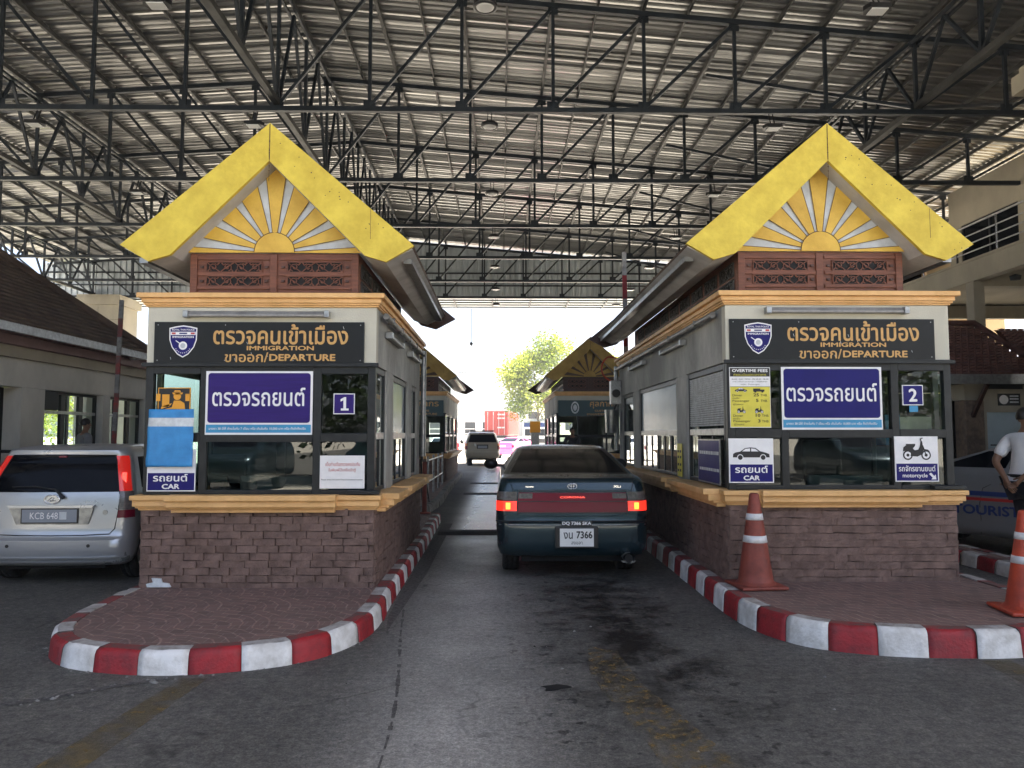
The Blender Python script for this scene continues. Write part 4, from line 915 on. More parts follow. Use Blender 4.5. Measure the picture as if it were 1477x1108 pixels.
# yellow overtime fee sign
r = sign_root('fee_sign', 'yellow overtime fee sign with a black heading, taped inside the left window of booth 2', 'sign', 3.32, 7.44, -.885, 1.625, .05, .022)
plate(r, .40, .59, 'white'); b = MB(); b.box(-.195, .195, -.0015, 0, .006, .40, 'yellowsign'); b.box(-.195, .195, -.0016, 0, .50, .584, 'ink'); b.box(-.195, .195, -.0018, 0, .398, .402, 'ink'); b.build('panel', r)
q = dict(y=-.004)
lettering(r, [('OVERTIME FEES', -.175, .175, .543, .573, 'white', dict(y=-.004, bold=.03)), ('ค่าธรรมเนียมนอกเวลาราชการ', -.16, .16, .506, .533, 'yellowsign', q),
  ('จันทร์ - ศุกร์ / MON - FRI 05.00 - 08.30', -.18, .18, .462, .482, 'ink', q), ('เสาร์ อาทิตย์ และวันหยุด / WEEKEND', -.17, .17, .44, .456, 'ink', q), ('และ วันหยุด', -.09, .09, .413, .431, 'ink', q),
  ('Driver', -.175, -.08, .305, .328, 'ink', q), ('คนขับ', -.175, -.11, .280, .298, 'ink', q), ('Passenger', -.175, -.01, .245, .272, 'ink', q), ('ผู้โดยสาร', -.17, -.07, .215, .238, 'ink', q),
  ('25', .03, .085, .305, .335, 'ink', dict(y=-.004, bold=.02)), ('THB.', .10, .17, .305, .328, 'ink', q), ('5', .055, .08, .25, .28, 'ink', dict(y=-.004, bold=.02)), ('THB.', .10, .17, .25, .273, 'ink', q),
  ('Driver', -.17, -.075, .105, .128, 'ink', q), ('คนขับ', -.17, -.105, .080, .098, 'ink', q), ('Passenger', -.17, .0, .048, .075, 'ink', q), ('ผู้โดยสาร', -.165, -.065, .018, .040, 'ink', q),
  ('10', .05, .095, .105, .135, 'ink', dict(y=-.004, bold=.02)), ('THB.', .11, .18, .105, .128, 'ink', q), ('3', .07, .095, .05, .08, 'ink', dict(y=-.004, bold=.02)), ('THB.', .11, .18, .05, .073, 'ink', q)])
b = MB(); silhouette_car(b, -.09, .352, .12, 'ink'); b.box(.03, .10, -.004, -.002, .352, .382, 'ink'); b.box(.10, .14, -.004, -.002, .352, .372, 'ink')
for x in (.05, .12): b.disc((x, -.0045, .352), .011, 'ink', 10)
silhouette_bike(b, -.09, .14, .085, 'ink'); silhouette_bike(b, .085, .14, .085, 'ink'); b.build('pictogram', r, fixn=False)
# dark blue sign in the lane-side window of booth 2, small stickers
r = thing('side_sign', 'dark navy sign leaning in the lower lane side window of booth 2', 'sign', (3.32 - 1.135, 8.05, 1.10), radians(-90))
b = MB(); b.box(-.42, .42, 0, .012, 0, .46, 'metal'); b.build('frame', r)
b = MB(); b.box(-.40, .40, -.002, -.0003, .015, .445, 'navy'); b.build('panel', r)
b = MB(); rnd = random.Random(5)
for z, hgt in ((.30, .035), (.13, .03)):
    x = -.34
    while x < .34: w_ = rnd.uniform(.03, .09); b.add([(x, -.004, z), (x + w_, -.004, z), (x + w_, -.004, z + hgt), (x, -.004, z + hgt)], [(0, 1, 2, 3)], 'coverwhite'); x += w_ + .012
b.build('worn_stripe', r, fixn=False)
r = sign_root('sticker', 'small mint paper sticker on the glass under number 2', 'sticker', 3.32, 7.44, .735, 1.80, .03, .0); plate(r, .085, .06, 'cyan', None, t=.002)
r = thing('fee_leaflet', 'small yellow leaflet with black marks on the lane side window of booth 2', 'leaflet', (2.185, 9.35, 1.10), radians(-90))
plate(r, .24, .40, 'yellowsign', None, t=.004); [MB().box(x, x + .06, -.003, -.001, z, z + .03, 'ink').build('mark', r) for x in (-.09, .02) for z in (.06, .13, .22, .29)]
for x in (-.98, -.70):
    tag(MB().box(-2.33 + x - .02, -2.33 + x + .02, 7.400, 7.403, 1.93 + .0, 2.0, 'orange_pict').build('tape_strip'), 'short amber tape strip on the glass %s of the officer pictogram' % ('left' if x < -.8 else 'right'), 'tape')
# tube lights
def tube_lamp(label, loc, rz, l, enclosed=False):
    r = thing('tube_lamp', label, 'lamp', loc, rz, 'tube lamps fixed to the booth walls')
    b = MB(); b.box(-l / 2, l / 2, -.055, 0, .012, .055, 'metal'); b.prism([(-.075, .0), (-.06, .05), (-.005, .05), (-.005, .0)], -l / 2 + .01, l / 2 - .01, 'tray', 'x'); b.m = ['tray'] * len(b.m); b.build('housing', r, bevel=.004)
    b = MB(); b.tube([(-l / 2 + .03, -.062, .012), (l / 2 - .03, -.062, .012)], .014, 'tube_glass', 10); b.build('tube', r)
    for q in (-1, 1): b = MB(); b.box(q * l / 2 - .025, q * l / 2 + .025, -.085, -.003, -.008, .06, 'metal'); b.build('end_cap', r, bevel=.006)
tube_lamp('long tube lamp above the charcoal board of booth 1', (-2.37, 7.417, 2.745), 0, 1.36)
tube_lamp('long tube lamp above the charcoal board of booth 2', (3.30, 7.437, 2.80), 0, 1.36)
for q, y, n in ((-1, 9.6, 'nearer'), (-1, 12.1, 'farther')): tube_lamp('%s tube lamp on the lane side wall of booth 2' % n, (3.32 - 1.112, y, 2.68), radians(-90), 1.15)
for q, y, n in ((1, 8.45, 'nearer'), (1, 10.3, 'farther')): tube_lamp('%s tube lamp on the lane side wall of booth 1' % n, (-2.33 + 1.112, y, 2.62), radians(90), .95)
# customs boards of the second row
for xc, lb in ((-2.86, 'teal board with dull gold Thai lettering on the left second row booth'), (2.84, 'teal board with pale crest and dull gold lettering on the right second row booth')):
    r = sign_root('name_board', lb, 'sign', xc, 24.0, 0, 2.20, 0, .06)
    plate(r, 2.1, .50, 'teal', None, t=.04)
    lettering(r, [('ศุลกากร', -.05 if xc > 0 else -.1, .80 if xc > 0 else .9, .24, .46, 'signgold', dict(bold=.016)), ('CUSTOMS', .10, .60, .14, .20, 'signgold', dict(bold=.02)), ('ขาออก/DEPARTURE', -.15, .85, .03, .10, 'signgold', dict(bold=.02))])
    b = MB(); b.disc((-.52, -.004, .27), .13, 'coverwhite', 26, 'y', .19); b.disc((-.52, -.005, .27), .09, 'teal', 26, 'y', .14); b.disc((-.52, -.006, .27), .06, 'coverwhite', 20, 'y', .10); b.build('crest', r, fixn=False)
# things on and in the booths
def lamp_box():
    r = thing('camera_post', 'grey cameras and a loudspeaker box clustered on the far corner of booth 2', 'camera', (2.16, 14.1, 1.75))
    b = MB(); b.box(-.14, .06, -.1, .1, .42, .86, 'metal'); b.build('meter_box', r, bevel=.01)
    b = MB(); b.tube([(-.05, -.1, .62), (-.05, -.16, .62)], .075, 'plastic', 14); b.build('camera_lens', r)
    b = MB(); b.tube([(-.13, -.02, .32), (-.13, .0, -.10)], [.12, .10], 'metal', 14); b.build('loudspeaker', r)
    b = MB(); b.tube([(.0, .0, .5), (-.08, 0, .3), (-.1, 0, .2)], .02, 'plastic', 8); b.build('bracket', r)
    b = MB(); b.tube(catmull([(.05, .1, 1.28), (-.18, .0, 1.30), (-.30, -.05, 1.12), (-.26, -.05, .95), (-.1, 0, .84)], .04), .016, 'cone', 8); b.build('conduit', r)
lamp_box()
def pipe(label, X, y0, y1, z):
    t = thing('wall_pipe', label, 'pipe', (X, y0, z)); b = MB(); b.tube([(0, 0, 0), (0, y1 - y0, 0)], .032, 'tray', 12); b.tube([(0, y1 - y0 + .02, .06), (0, y1 - y0 + .02, -1.5)], .04, 'metal', 12); b.build('tube', t)
    for k in range(5): b = MB(); yy = (y1 - y0) * (k + .5) / 5; b.box(-.036, .036, yy - .012, yy + .012, -.036, .036, 'tray'); b.build('bracket', t)
pipe('dull metal rain pipe along the lane side cornice of the left booth', -1.155, 7.6, 11.3, 2.79)
pipe('dull metal rain pipe along the lane side cornice of the right booth', 2.145, 7.65, 14.15, 2.82)
def monitor(x, y, z, rz, label):
    t = thing('monitor', label, 'monitor', (x, y, z), rz); b = MB(); b.box(-.24, .24, -.02, .02, .12, .42, 'plastic'); b.build('screen', t, bevel=.006); b = MB(); b.box(-.03, .03, .0, .04, 0, .2, 'plastic'); b.box(-.1, .1, -.06, .1, -.0, .015, 'plastic'); b.build('stand', t)
def chair(x, y, rz, label):
    t = thing('office_chair', label, 'chair', (x, y, .20), rz)
    b = MB(); b.box(-.24, .24, -.24, .24, .44, .52, 'plastic'); b.build('seat', t, bevel=.03); b = MB(); b.box(-.22, .22, .2, .27, .6, 1.35, 'plastic'); b.build('backrest', t, bevel=.03)
    b = MB(); b.tube([(0, 0, .06), (0, 0, .44)], .03, 'plastic'); [b.bar((0, 0, .08), (.27 * cos(a), .27 * sin(a), .03), .035, 'plastic') for a in [2 * pi * k / 5 for k in range(5)]]; b.build('base', t)
for xc, n in ((-2.33, 'left'), (3.32, 'right')):
    t = thing('counter', 'grey counter box low behind the front glass of the %s booth' % n, 'counter', (xc + .1, 7.62, .93)); b = MB(); b.box(-.35, .40, 0, .05, 0, .27, 'desk'); b.build('screen_board', t, bevel=.01); b = MB(); b.box(-.95, .95, .06, .5, 0, .05, 'desk'); b.build('worktop', t)
    monitor(xc - .55, 8.1, .98, radians(160), 'black monitor seen from behind through the front glass of the %s booth' % n)
    chair(xc + .2, 8.6, radians(180), 'black office chair standing inside the %s booth' % n)
t = thing('cardboard_box', 'blue and brown box standing inside the window under number 2', 'box', (4.08, 7.72, .95)); b = MB(); b.box(-.17, -.02, 0, .2, .55, .86, 'cyan'); b.build('blue_side', t); b = MB(); b.box(-.018, .32, 0, .2, .55, .84, 'beam'); b.build('brown_side', t); b = MB(); b.box(-.17, .32, .0, .2, 0, .548, 'desk'); b.build('shelf', t)
# ================================================================ VEHICLES (rear at y=0, nose towards +y)
def paint(name, col, metal=.5, rough=.28): MT[name] = mat(name, col, rough, metal, var=.04, vscale=3, coat=.5); return name
paint('paint_green', (.016, .038, .050), .5, .25); paint('paint_silver', (.47, .49, .51), .5, .28); paint('paint_champagne', (.30, .285, .245), .5, .3)
paint('paint_pink', (.80, .12, .36), .0, .35); paint('paint_police', (.24, .25, .26), .3, .3); paint('paint_white', (.75, .75, .75), .0, .35); paint('paint_red', (.5, .03, .03), .0, .35); paint('paint_blue', (.02, .05, .20), .1, .35)
def lamp_mat(name, col, e, s): MT[name] = mat(name, col, .12, 0, spec=.7, emit=e, estr=s, coat=.5)
lamp_mat('lamp_lit', (.4, .012, .012), (1, .03, .015), .17); lamp_mat('lamp_glow', (.8, .2, .02), (1, .27, .02), .36)
lamp_mat('lamp_lit_soft', (.45, .015, .015), (1, .035, .02), .032)
MT['lamp_red'] = mat('lamp_red', (.16, .008, .024), .2, spec=.35); MT['lamp_clear'] = mat('lamp_clear', (.13, .115, .11), .15, spec=.6, coat=.3, var=.3, vscale=30); MT['lamp_amber'] = mat('lamp_amber', (.6, .2, .03), .15, coat=.6)
MT['plate_white'] = mat('plate_white', (.74, .74, .72), .4); MT['plate_grey'] = mat('plate_grey', (.22, .25, .30), .35, .2)

class Car:
    """one smooth shell lofted through level outlines (z, rear y, front y, half width, rear radius, front radius)"""
    def __init__(s, levels, bow=.03):
        s.lv = levels; s.bow = bow
    def at(s, z):
        L = s.lv
        if z <= L[0][0]: return L[0]
        for a, b in zip(L, L[1:]):
            if z <= b[0]:
                t = (z - a[0]) / max(1e-9, b[0] - a[0]); return tuple(p + (q - p) * t for p, q in zip(a, b))
        return L[-1]
    def pt(s, u, z, lev=None, off=0, side=1):
        """u: 0-1 rear face, 1-2 rear corner, 2-3 flank, 3-4 front corner, 4-5 nose"""
        _, yr, yf, hw, rr, rf = lev or s.at(z)
        k = lambda x: s.bow * (1 - cos(min(1, x / max(hw, .01)) * pi / 2))
        if u <= 1: x = (hw - rr) * u; y = yr; n = (0, -1)
        elif u <= 2: a = (u - 1) * pi / 2; x = hw - rr + rr * sin(a); y = yr + rr - rr * cos(a); n = (sin(a), -cos(a))
        elif u <= 3: t = u - 2; x = hw; y = yr + rr + (yf - rf - yr - rr) * t; n = (1, 0)
        elif u <= 4: a = (u - 3) * pi / 2; x = hw - rf + rf * cos(a); y = yf - rf + rf * sin(a); n = (cos(a), sin(a))
        else: x = (hw - rf) * (5 - u); y = yf; n = (0, 1)
        if u < 2.001: y += k(x) * (1 if u <= 2 else 0)
        elif u <= 3: y += k(hw) * (3 - u)
        if u > 3.0: y -= 3 * k(x) - 3 * k(hw) * 0 if u > 4 else 3 * k(x) * (u - 3)
        return (side * (x + n[0] * off), y + n[1] * off, z)
US = [0, .2, .4, .6, .8, .9, 1, 1.17, 1.34, 1.5, 1.67, 1.84, 2, 2.06, 2.14, 2.22, 2.3, 2.38, 2.46, 2.52, 2.56, 2.64, 2.72, 2.8, 2.88, 2.94, 3, 3.17, 3.34, 3.5, 3.67, 3.84, 4, 4.1, 4.25, 4.4, 4.6, 4.8, 5]
def car_body(rt, car, pm, wins, arches=None, dark_below=None, glassm='carglass', gap=None):
    """wins: (u0,u1,z0,z1,name) cut from the shell as glass parts; arches: (y, z, r)"""
    zs = []
    for a, b in zip(car.lv, car.lv[1:]):
        k = max(1, int((b[0] - a[0]) / .06)); zs += [a[0] + (b[0] - a[0]) * i / k for i in range(k)]
    zs.append(car.lv[-1][0]); zs = sorted(set([round(z, 4) for z in zs] + [w_[2] for w_ in wins] + [w_[3] for w_ in wins]))
    n = len(US); ring = [(u, 1) for u in US] + [(u, -1) for u in US[-2:0:-1]]; m = len(ring)
    V = [car.pt(u, z, side=sd_) for z in zs for u, sd_ in ring]
    G = {i: [] for i in range(len(wins))}; body = []
    for r in range(len(zs) - 1):
        for i in range(m):
            j = (i + 1) % m; f = (r * m + i, r * m + j, (r + 1) * m + j, (r + 1) * m + i)
            um = (ring[i][0] + ring[j][0]) / 2; zm = (zs[r] + zs[r + 1]) / 2; hit = None
            for q, w_ in enumerate(wins):
                if w_[0] < um < w_[1] and w_[2] < zm < w_[3]: hit = q
            (body if hit is None else G[hit]).append(f)
    allf = body + [f for g_ in G.values() for f in g_]
    mb = MB(); mb.add(V, body, pm, True)
    mb.add([V[i] for i in range(m)], [tuple(reversed(range(m)))], 'under'); mb.add([V[(len(zs) - 1) * m + i] for i in range(m)], [tuple(range(m))], pm, True)
    o = mb.build('body', rt, fixn=False)
    bm = bmesh.new(); bm.from_mesh(o.data); bmesh.ops.remove_doubles(bm, verts=bm.verts, dist=.0004)
    bmesh.ops.recalc_face_normals(bm, faces=bm.faces)
    c = sum((f.calc_center_median().x * f.normal.x for f in bm.faces))
    if c < 0: bmesh.ops.reverse_faces(bm, faces=bm.faces)
    for e in bm.edges:
        if len(e.link_faces) == 2 and e.calc_face_angle(0) > radians(48): e.smooth = False
    bm.to_mesh(o.data); bm.free()
    if arches:
        mb = MB()
        for (y, z, r) in arches:
            for q in (-1, 1):
                M = Matrix.Translation((q * (car.at(z + .2)[3] - .08), y, z)) @ Matrix.Rotation(pi / 2, 4, 'Y')
                mb.lathe([(.0001, -.30), (r, -.30), (r, .30), (.0001, .30)], 'under', n=28, M=M)
        ct = mb.build('wheel_arch', rt); md = o.modifiers.new('arch', 'BOOLEAN'); md.object = ct; md.operation = 'DIFFERENCE'; md.solver = 'FAST'
        try: md.material_mode = 'TRANSFER'
        except Exception: pass
        dg = bpy.context.evaluated_depsgraph_get(); dg.update(); me = bpy.data.meshes.new_from_object(o.evaluated_get(dg))
        o.modifiers.clear(); o.data = me; bpy.data.objects.remove(ct)
    for q, w_ in enumerate(wins):
        for sd_ in ((1,) if w_[0] < .01 or w_[1] > 4.99 else (1, -1)):
            fs = [f for f in G[q] if (w_[0] < .01 or w_[1] > 4.99) or sum(V[i][0] for i in f) * sd_ > 0]
            mb = MB(); ids = sorted({i for f in fs for i in f}); mp = {a: b for b, a in enumerate(ids)}
            mb.add([V[i] for i in ids], [tuple(mp[i] for i in f) for f in fs], glassm, True); mb.build(w_[4], o)
    return o
def patch(rt, car, u0, u1, z0, z1, m, name, sides=(1,), off=.006, nu=8, nz=3, through=False, z0b=None, z1b=None):
    """a lamp or trim piece laid on the shell, with edges that turn back into it. through: from -u1 to u1 across the middle"""
    outs = []
    for sd_ in sides:
        mb = MB(); rows = []
        for k in range(nz + 1):
            row = []
            us = [u0 + (u1 - u0) * i / nu for i in range(nu + 1)]
            if through: us = [-u1 + 2 * u1 * i / (2 * nu) for i in range(2 * nu + 1)]
            for u in us:
                t = (abs(u) - u0) / max(1e-6, u1 - u0); za = z0 + ((z0b if z0b is not None else z0) - z0) * t; zb = z1 + ((z1b if z1b is not None else z1) - z1) * t
                row.append(car.pt(abs(u), za + (zb - za) * k / nz, off=off, side=sd_ * (1 if u >= 0 else -1)))
            rows.append(row)
        n = len(rows[0]); V = [p for r in rows for p in r]
        mb.add(V, [(k * n + i, k * n + i + 1, (k + 1) * n + i + 1, (k + 1) * n + i) for k in range(nz) for i in range(n - 1)], m, True)
        def back(p, q_=off + .02): return (p[0] * .985, p[1] + q_, p[2])
        for line in (rows[0], rows[-1], [r[0] for r in rows], [r[-1] for r in rows]):
            VV = line + [back(p) for p in line]; k_ = len(line); mb.add(VV, [(i, i + 1, k_ + i + 1, k_ + i) for i in range(k_ - 1)], m)
        outs.append(mb.build(name, rt))
    return outs
def wheels(rt, car, ys, r, w_, x=None):
    for y in ys:
        for q in (-1, 1):
            X = (x or car.at(r)[3]) - w_ / 2 - .03
            t = MB(); R_ = Matrix.Translation((q * X, y, r)) @ Matrix.Rotation(pi / 2, 4, 'Y')
            t.lathe([(r * .62, -w_ * .45), (r * .88, -w_ * .5), (r * .97, -w_ * .44), (r, -w_ * .3), (r, -w_ * .17), (r * .985, -w_ * .165), (r * .985, -w_ * .13), (r, -w_ * .125), (r, w_ * .125), (r * .985, w_ * .13), (r * .985, w_ * .165), (r, w_ * .17), (r, w_ * .3), (r * .97, w_ * .44), (r * .88, w_ * .5), (r * .62, w_ * .45)], 'rubber', n=32, M=R_)
            o = t.build('wheel', rt)
            t = MB(); t.lathe([(.001, w_ * .25 * q), (r * .2, w_ * .3 * q), (r * .5, w_ * .2 * q), (r * .60, w_ * .40 * q), (r * .64, w_ * .40 * q), (r * .64, -w_ * .3 * q), (.001, -w_ * .3 * q)], 'metal', n=20, M=R_); t.build('rim', o)
def seam(rt, car, pts, m='black', r=.004, name='panel_gap'):
    mb = MB(); mb.tube([car.pt(abs(u), z, off=.0005, side=1 if u >= 0 else -1) for u, z in pts], r, m, 6); return mb.build(name, rt)
def onrear(car, x, z, off=0):
    lev = car.at(z); hw, rr = lev[3], lev[4]; u = abs(x) / (hw - rr)
    return car.pt(u, z, off=off, side=1 if x >= 0 else -1)

def sedan(root, pm, lit=True):
    car = Car([(.262, .14, 4.25, .74, .12, .12), (.29, .045, 4.36, .80, .12, .14), (.37, .005, 4.42, .83, .14, .2), (.58, .0, 4.44, .842, .14, .25), (.635, .004, 4.44, .845, .14, .25), (.655, .055, 4.43, .838, .14, .25), (.70, .065, 4.42, .84, .13, .25), (.78, .07, 4.40, .842, .12, .25), (.90, .078, 4.34, .838, .12, .25), (.985, .088, 4.22, .828, .12, .25), (1.06, .10, 3.9, .812, .13, .25), (1.105, .12, 3.55, .80, .14, .2), (1.125, .18, 3.40, .785, .15, .2), (1.138, .58, 3.26, .775, .09, .12), (1.15, .64, 3.22, .768, .08, .12),
               (1.27, 1.02, 2.86, .69, .08, .12), (1.38, 1.40, 2.52, .615, .08, .12), (1.425, 1.60, 2.40, .585, .08, .12), (1.455, 1.80, 2.25, .53, .10, .12), (1.472, 1.95, 2.15, .42, .1, .1), (1.476, 2.0, 2.08, .2, .03, .03)], .04)
    wins = [(0, 1.0, 1.16, 1.42, 'rear_window'), (2.06, 2.52, 1.17, 1.39, 'side_window'), (2.56, 2.94, 1.17, 1.39, 'side_window'), (4.0, 5, 1.17, 1.42, 'windscreen')]
    b = car_body(root, car, pm, wins, [(.86, .31, .355), (3.44, .31, .355)])
    wheels(root, car, (.86, 3.44), .305, .20)
    return car, b
# -------------------------------- the dark green saloon at the booth
rt = thing('parked_saloon', 'dark green saloon car with lit brake lamps, waiting in the middle lane between the booths', 'car', (.79, 8.42, 0))
car, body = sedan(rt, 'paint_green')
for q in patch(rt, car, .0, .84, .752, .966, 'lamp_red', 'light_bar', through=True, off=.004, nu=14): pass
patch(rt, car, .62, .835, .902, .958, 'lamp_clear', 'reversing_lamp', (-1, 1), off=.007)
patch(rt, car, .86, 1.85, .885, .975, 'lamp_clear', 'tail_lamp', (-1, 1), off=.006)
for o in patch(rt, car, .86, 1.90, .765, .872, 'lamp_lit', 'tail_lamp', (-1, 1), off=.006):
    sd_ = 1 if o.data.vertices[0].co.x > 0 else -1
    p = car.pt(.99, .82, off=.010, side=sd_); mb = MB(); mb.box(p[0] - .026, p[0] + .026, p[1] - .004, p[1] + .01, .782, .856, 'lamp_glow'); mb.build('brake_bulb', o, bevel=.004)
for z in (.870, .985, .745): patch(rt, car, .0, .85, z - .005, z + .005, 'plastic', 'trim_strip', through=True, off=.007, nu=12, nz=1)
seam(rt, car, [(1.6, .72), (1.2, .715), (.5, .71), (0, .71), (-.5, .71), (-1.2, .715), (-1.6, .72)])
seam(rt, car, [(.85, .72), (.85, .90), (.93, .99), (1.0, 1.06), (1.0, 1.13)]); seam(rt, car, [(-.85, .72), (-.85, .90), (-.93, .99), (-1.0, 1.06), (-1.0, 1.13)])
seam(rt, car, [(2.3, .645), (1.9, .648), (1.5, .65), (1, .652), (.5, .652), (0, .652), (-.5, .652), (-1, .652), (-1.5, .65), (-1.9, .648), (-2.3, .645)], 'black', .011, 'bumper_gap')
seam(rt, car, [(2.0, .618), (1.5, .62), (1, .62), (.5, .62), (0, .62), (-.5, .62), (-1, .62), (-1.5, .62), (-2, .618)], 'metal', .006, 'bumper_highlight')  # pale line drawn for the highlight along the bumper edge
p = onrear(car, .03, .50); P0 = thing('licence_plate', '', ''); del P0['label']; del P0['category']; P0.parent = rt; P0.location = (.035, -.022, .40)
mb = MB(); mb.box(-.235, .235, -.004, .03, -.03, .205, 'plastic'); mb.build('plate_frame', P0, bevel=.008)
mb = MB(); mb.box(-.185, .185, -.009, -.0045, -.008, .185, 'plate_white'); mb.build('plate_panel', P0)
mb = MB(); letters(mb, 'งน', -.145, -.045, .075, .145, 'ink', y=-.011, bold=.012); letters(mb, '7366', -.005, .17, .078, .158, 'ink', y=-.011, bold=.03); letters(mb, 'สงขลา', -.06, .06, .015, .046, 'ink', y=-.011); mb.build('lettering', P0, fixn=False)
mb = MB(); mb.box(-.165, .165, -.010, .02, .212, .268, 'plastic'); letters(mb, 'DQ 7366 SKA', -.158, .158, .219, .262, 'white', y=-.012, bold=.035); mb.build('cover_strip', P0, fixn=False)
# round badge with three crossing ovals, model lettering on the lid
mb = MB(); bz = 1.035; by = onrear(car, 0, bz)[1]
def oval(cx, cz, a, c, r, m='chrome'): mb.tube([(cx + a * cos(2 * pi * k / 24), by - .008, cz + c * sin(2 * pi * k / 24)) for k in range(25)], r, m, 6)
oval(0, bz, .050, .032, .005); oval(0, bz + .009, .030, .014, .0035); oval(0, bz, .013, .030, .0035); mb.build('badge', rt)
mb = MB(); letters(mb, 'CORONA', -.14, .14, .905, .928, 'lamp_lit', y=onrear(car, 0, .915)[1] - .009, bold=.02); mb.build('lettering', rt, fixn=False)
mb = MB(); letters(mb, 'XLi', .46, .54, 1.02, 1.045, 'chrome', y=onrear(car, .5, 1.03)[1] - .006); mb.build('lettering', rt, fixn=False); mb = MB(); letters(mb, 'TOYOTA', -.52, -.43, 1.02, 1.036, 'chrome', y=onrear(car, .5, 1.03)[1] - .006, bold=.02); mb.build('lettering', rt, fixn=False)
mb = MB(); mb.tube([(.60, .30, .27), (.60, .06, .265), (.60, -.03, .262)], [.05, .055, .062], 'metal', 16, caps=False); mb.tube([(.60, .12, .262), (.60, -.028, .262)], [.040, .045], 'black', 16); mb.build('exhaust', rt)
mb = MB(); mb.prism([(.52, .235), (.68, .235), (.66, .215), (.54, .215)], -.01, .02, 'metal'); mb.build('exhaust_hanger', rt)
for q in (-1, 1):
    t = MB(); M = Matrix.Translation((q * .94, 2.72, 1.19)); t.lathe([(.001, -.07), (.07, -.06), (.10, 0), (.085, .05), (.001, .075)], 'plastic', n=18, M=M @ Matrix.Rotation(-pi / 2, 4, 'X') @ Matrix.Diagonal((1.05, .75, 1, 1))); t.bar((q * .70, 2.74, 1.16), (q * .9, 2.73, 1.17), .04, 'plastic'); t.build('door_mirror', rt)
mb = MB(); mb.box(-.56, .56, .2, 4.2, .20, .32, 'under'); mb.tube([(-.6, .86, .31), (.6, .86, .31)], .05, 'under'); mb.build('underbody', rt)
for q in (-1, 1): mb = MB(); p = car.pt(3.6, .78, off=.005, side=q); patch(rt, car, 3.35, 4.3, .68, .82, 'lamp_clear', 'headlight', (q,), off=.006)

# -------------------------------- the silver hatchback in the left lane
rt = thing('parked_hatchback', 'small silver hatchback with tall lit tail lamps standing in the left lane', 'car', (-4.80, 8.22, 0), radians(1.5))
car = Car([(.20, .16, 3.2, .70, .12, .12), (.235, .06, 3.32, .76, .14, .16), (.30, .015, 3.42, .80, .18, .25), (.40, .0, 3.45, .815, .20, .3), (.485, .0, 3.45, .82, .20, .3), (.505, .03, 3.45, .82, .18, .3), (.53, .055, 3.44, .818, .15, .3), (.70, .06, 3.36, .818, .14, .3), (.85, .07, 3.2, .812, .13, .3), (.965, .085, 2.95, .80, .12, .25), (1.0, .095, 2.86, .792, .12, .2),
           (1.2, .175, 2.45, .735, .12, .2), (1.36, .26, 2.10, .682, .12, .2), (1.40, .25, 2.0, .665, .12, .2), (1.435, .255, 1.94, .645, .12, .2), (1.47, .36, 1.85, .60, .15, .2), (1.49, .62, 1.70, .50, .12, .1), (1.498, .95, 1.4, .25, .05, .05)], .06)
body = car_body(rt, car, 'paint_silver', [(0, 1.0, .99, 1.385, 'rear_window'), (2.06, 2.46, 1.02, 1.36, 'side_window'), (2.52, 2.94, 1.02, 1.36, 'side_window'), (4.0, 5, 1.02, 1.36, 'windscreen')], [(.62, .28, .33), (2.8, .28, .33)])
wheels(rt, car, (.62, 2.8), .285, .175)
for sd_ in (1, -1):
    lamp = patch(rt, car, 1.02, 1.62, 1.00, 1.375, 'lamp_lit_soft', 'tail_lamp', (sd_,), off=.012, nz=6)[0]
    patch(lamp, car, 1.02, 1.72, .80, .995, 'lamp_clear', 'reversing_lens', (sd_,), off=.012, nz=4); patch(lamp, car, 1.00, 1.75, .715, .797, 'lamp_red', 'reflector', (sd_,), off=.012)
    p = car.pt(1.28, 1.13, off=.018, side=sd_); mb = MB(); mb.box(p[0] - .028, p[0] + .028, p[1] - .004, p[1] + .012, 1.03, 1.20, 'lamp_lit'); mb.build('brake_bulb', lamp, bevel=.006)
mb = MB(); y = car.pt(0, 1.36)[1]; mb.box(-.045, .045, y - .014, y + .02, 1.352, 1.378, 'lamp_red'); mb.build('high_brake_lamp', rt, bevel=.008)
# tailgate recess, plate, badge, wiper, sensors, lower lip
mb = MB(); yr = car.pt(0, .80)[1]
mb.prism([(-.46, .855), (.46, .855), (.43, .825), (-.43, .825)], yr - .028, yr + .02, 'paint_silver'); mb.build('tailgate_handle', rt, bevel=.008)
mb = MB(); mb.prism([(-.44, .822), (.44, .822), (.39, .650), (-.36, .650)], yr - .008, yr + .01, 'metal'); o = mb.build('plate_recess', rt, bevel=.01)
P0 = thing('licence_plate', '', ''); del P0['label']; del P0['category']; P0.parent = rt; P0.location = (-.01, yr - .016, .675)
mb = MB(); mb.box(-.285, .285, -.006, .008, 0, .135, 'plate_grey'); mb.box(-.298, .298, -.003, .010, -.012, .147, 'plastic'); mb.build('plate_panel', P0)
mb = MB(); letters(mb, 'KCB 648', -.20, .09, .035, .105, 'white', y=-.008); mb.box(.105, .18, -.0075, -.006, .03, .11, 'ray_grey'); mb.build('lettering', P0, fixn=False)
mb = MB(); bz = .915; by = onrear(car, 0, bz)[1]; oval(0, bz, .080, .045, .009); mb.disc((0, by - .006, bz), .074, 'paint_silver', 28, 'y', .041)
mb.tube([(-.045, by - .008, bz - .012), (-.01, by - .009, bz + .018), (.025, by - .009, bz + .016), (.005, by - .009, bz - .004), (-.02, by - .009, bz - .016), (.04, by - .009, bz - .010)], .006, 'chrome', 6); mb.build('badge', rt)
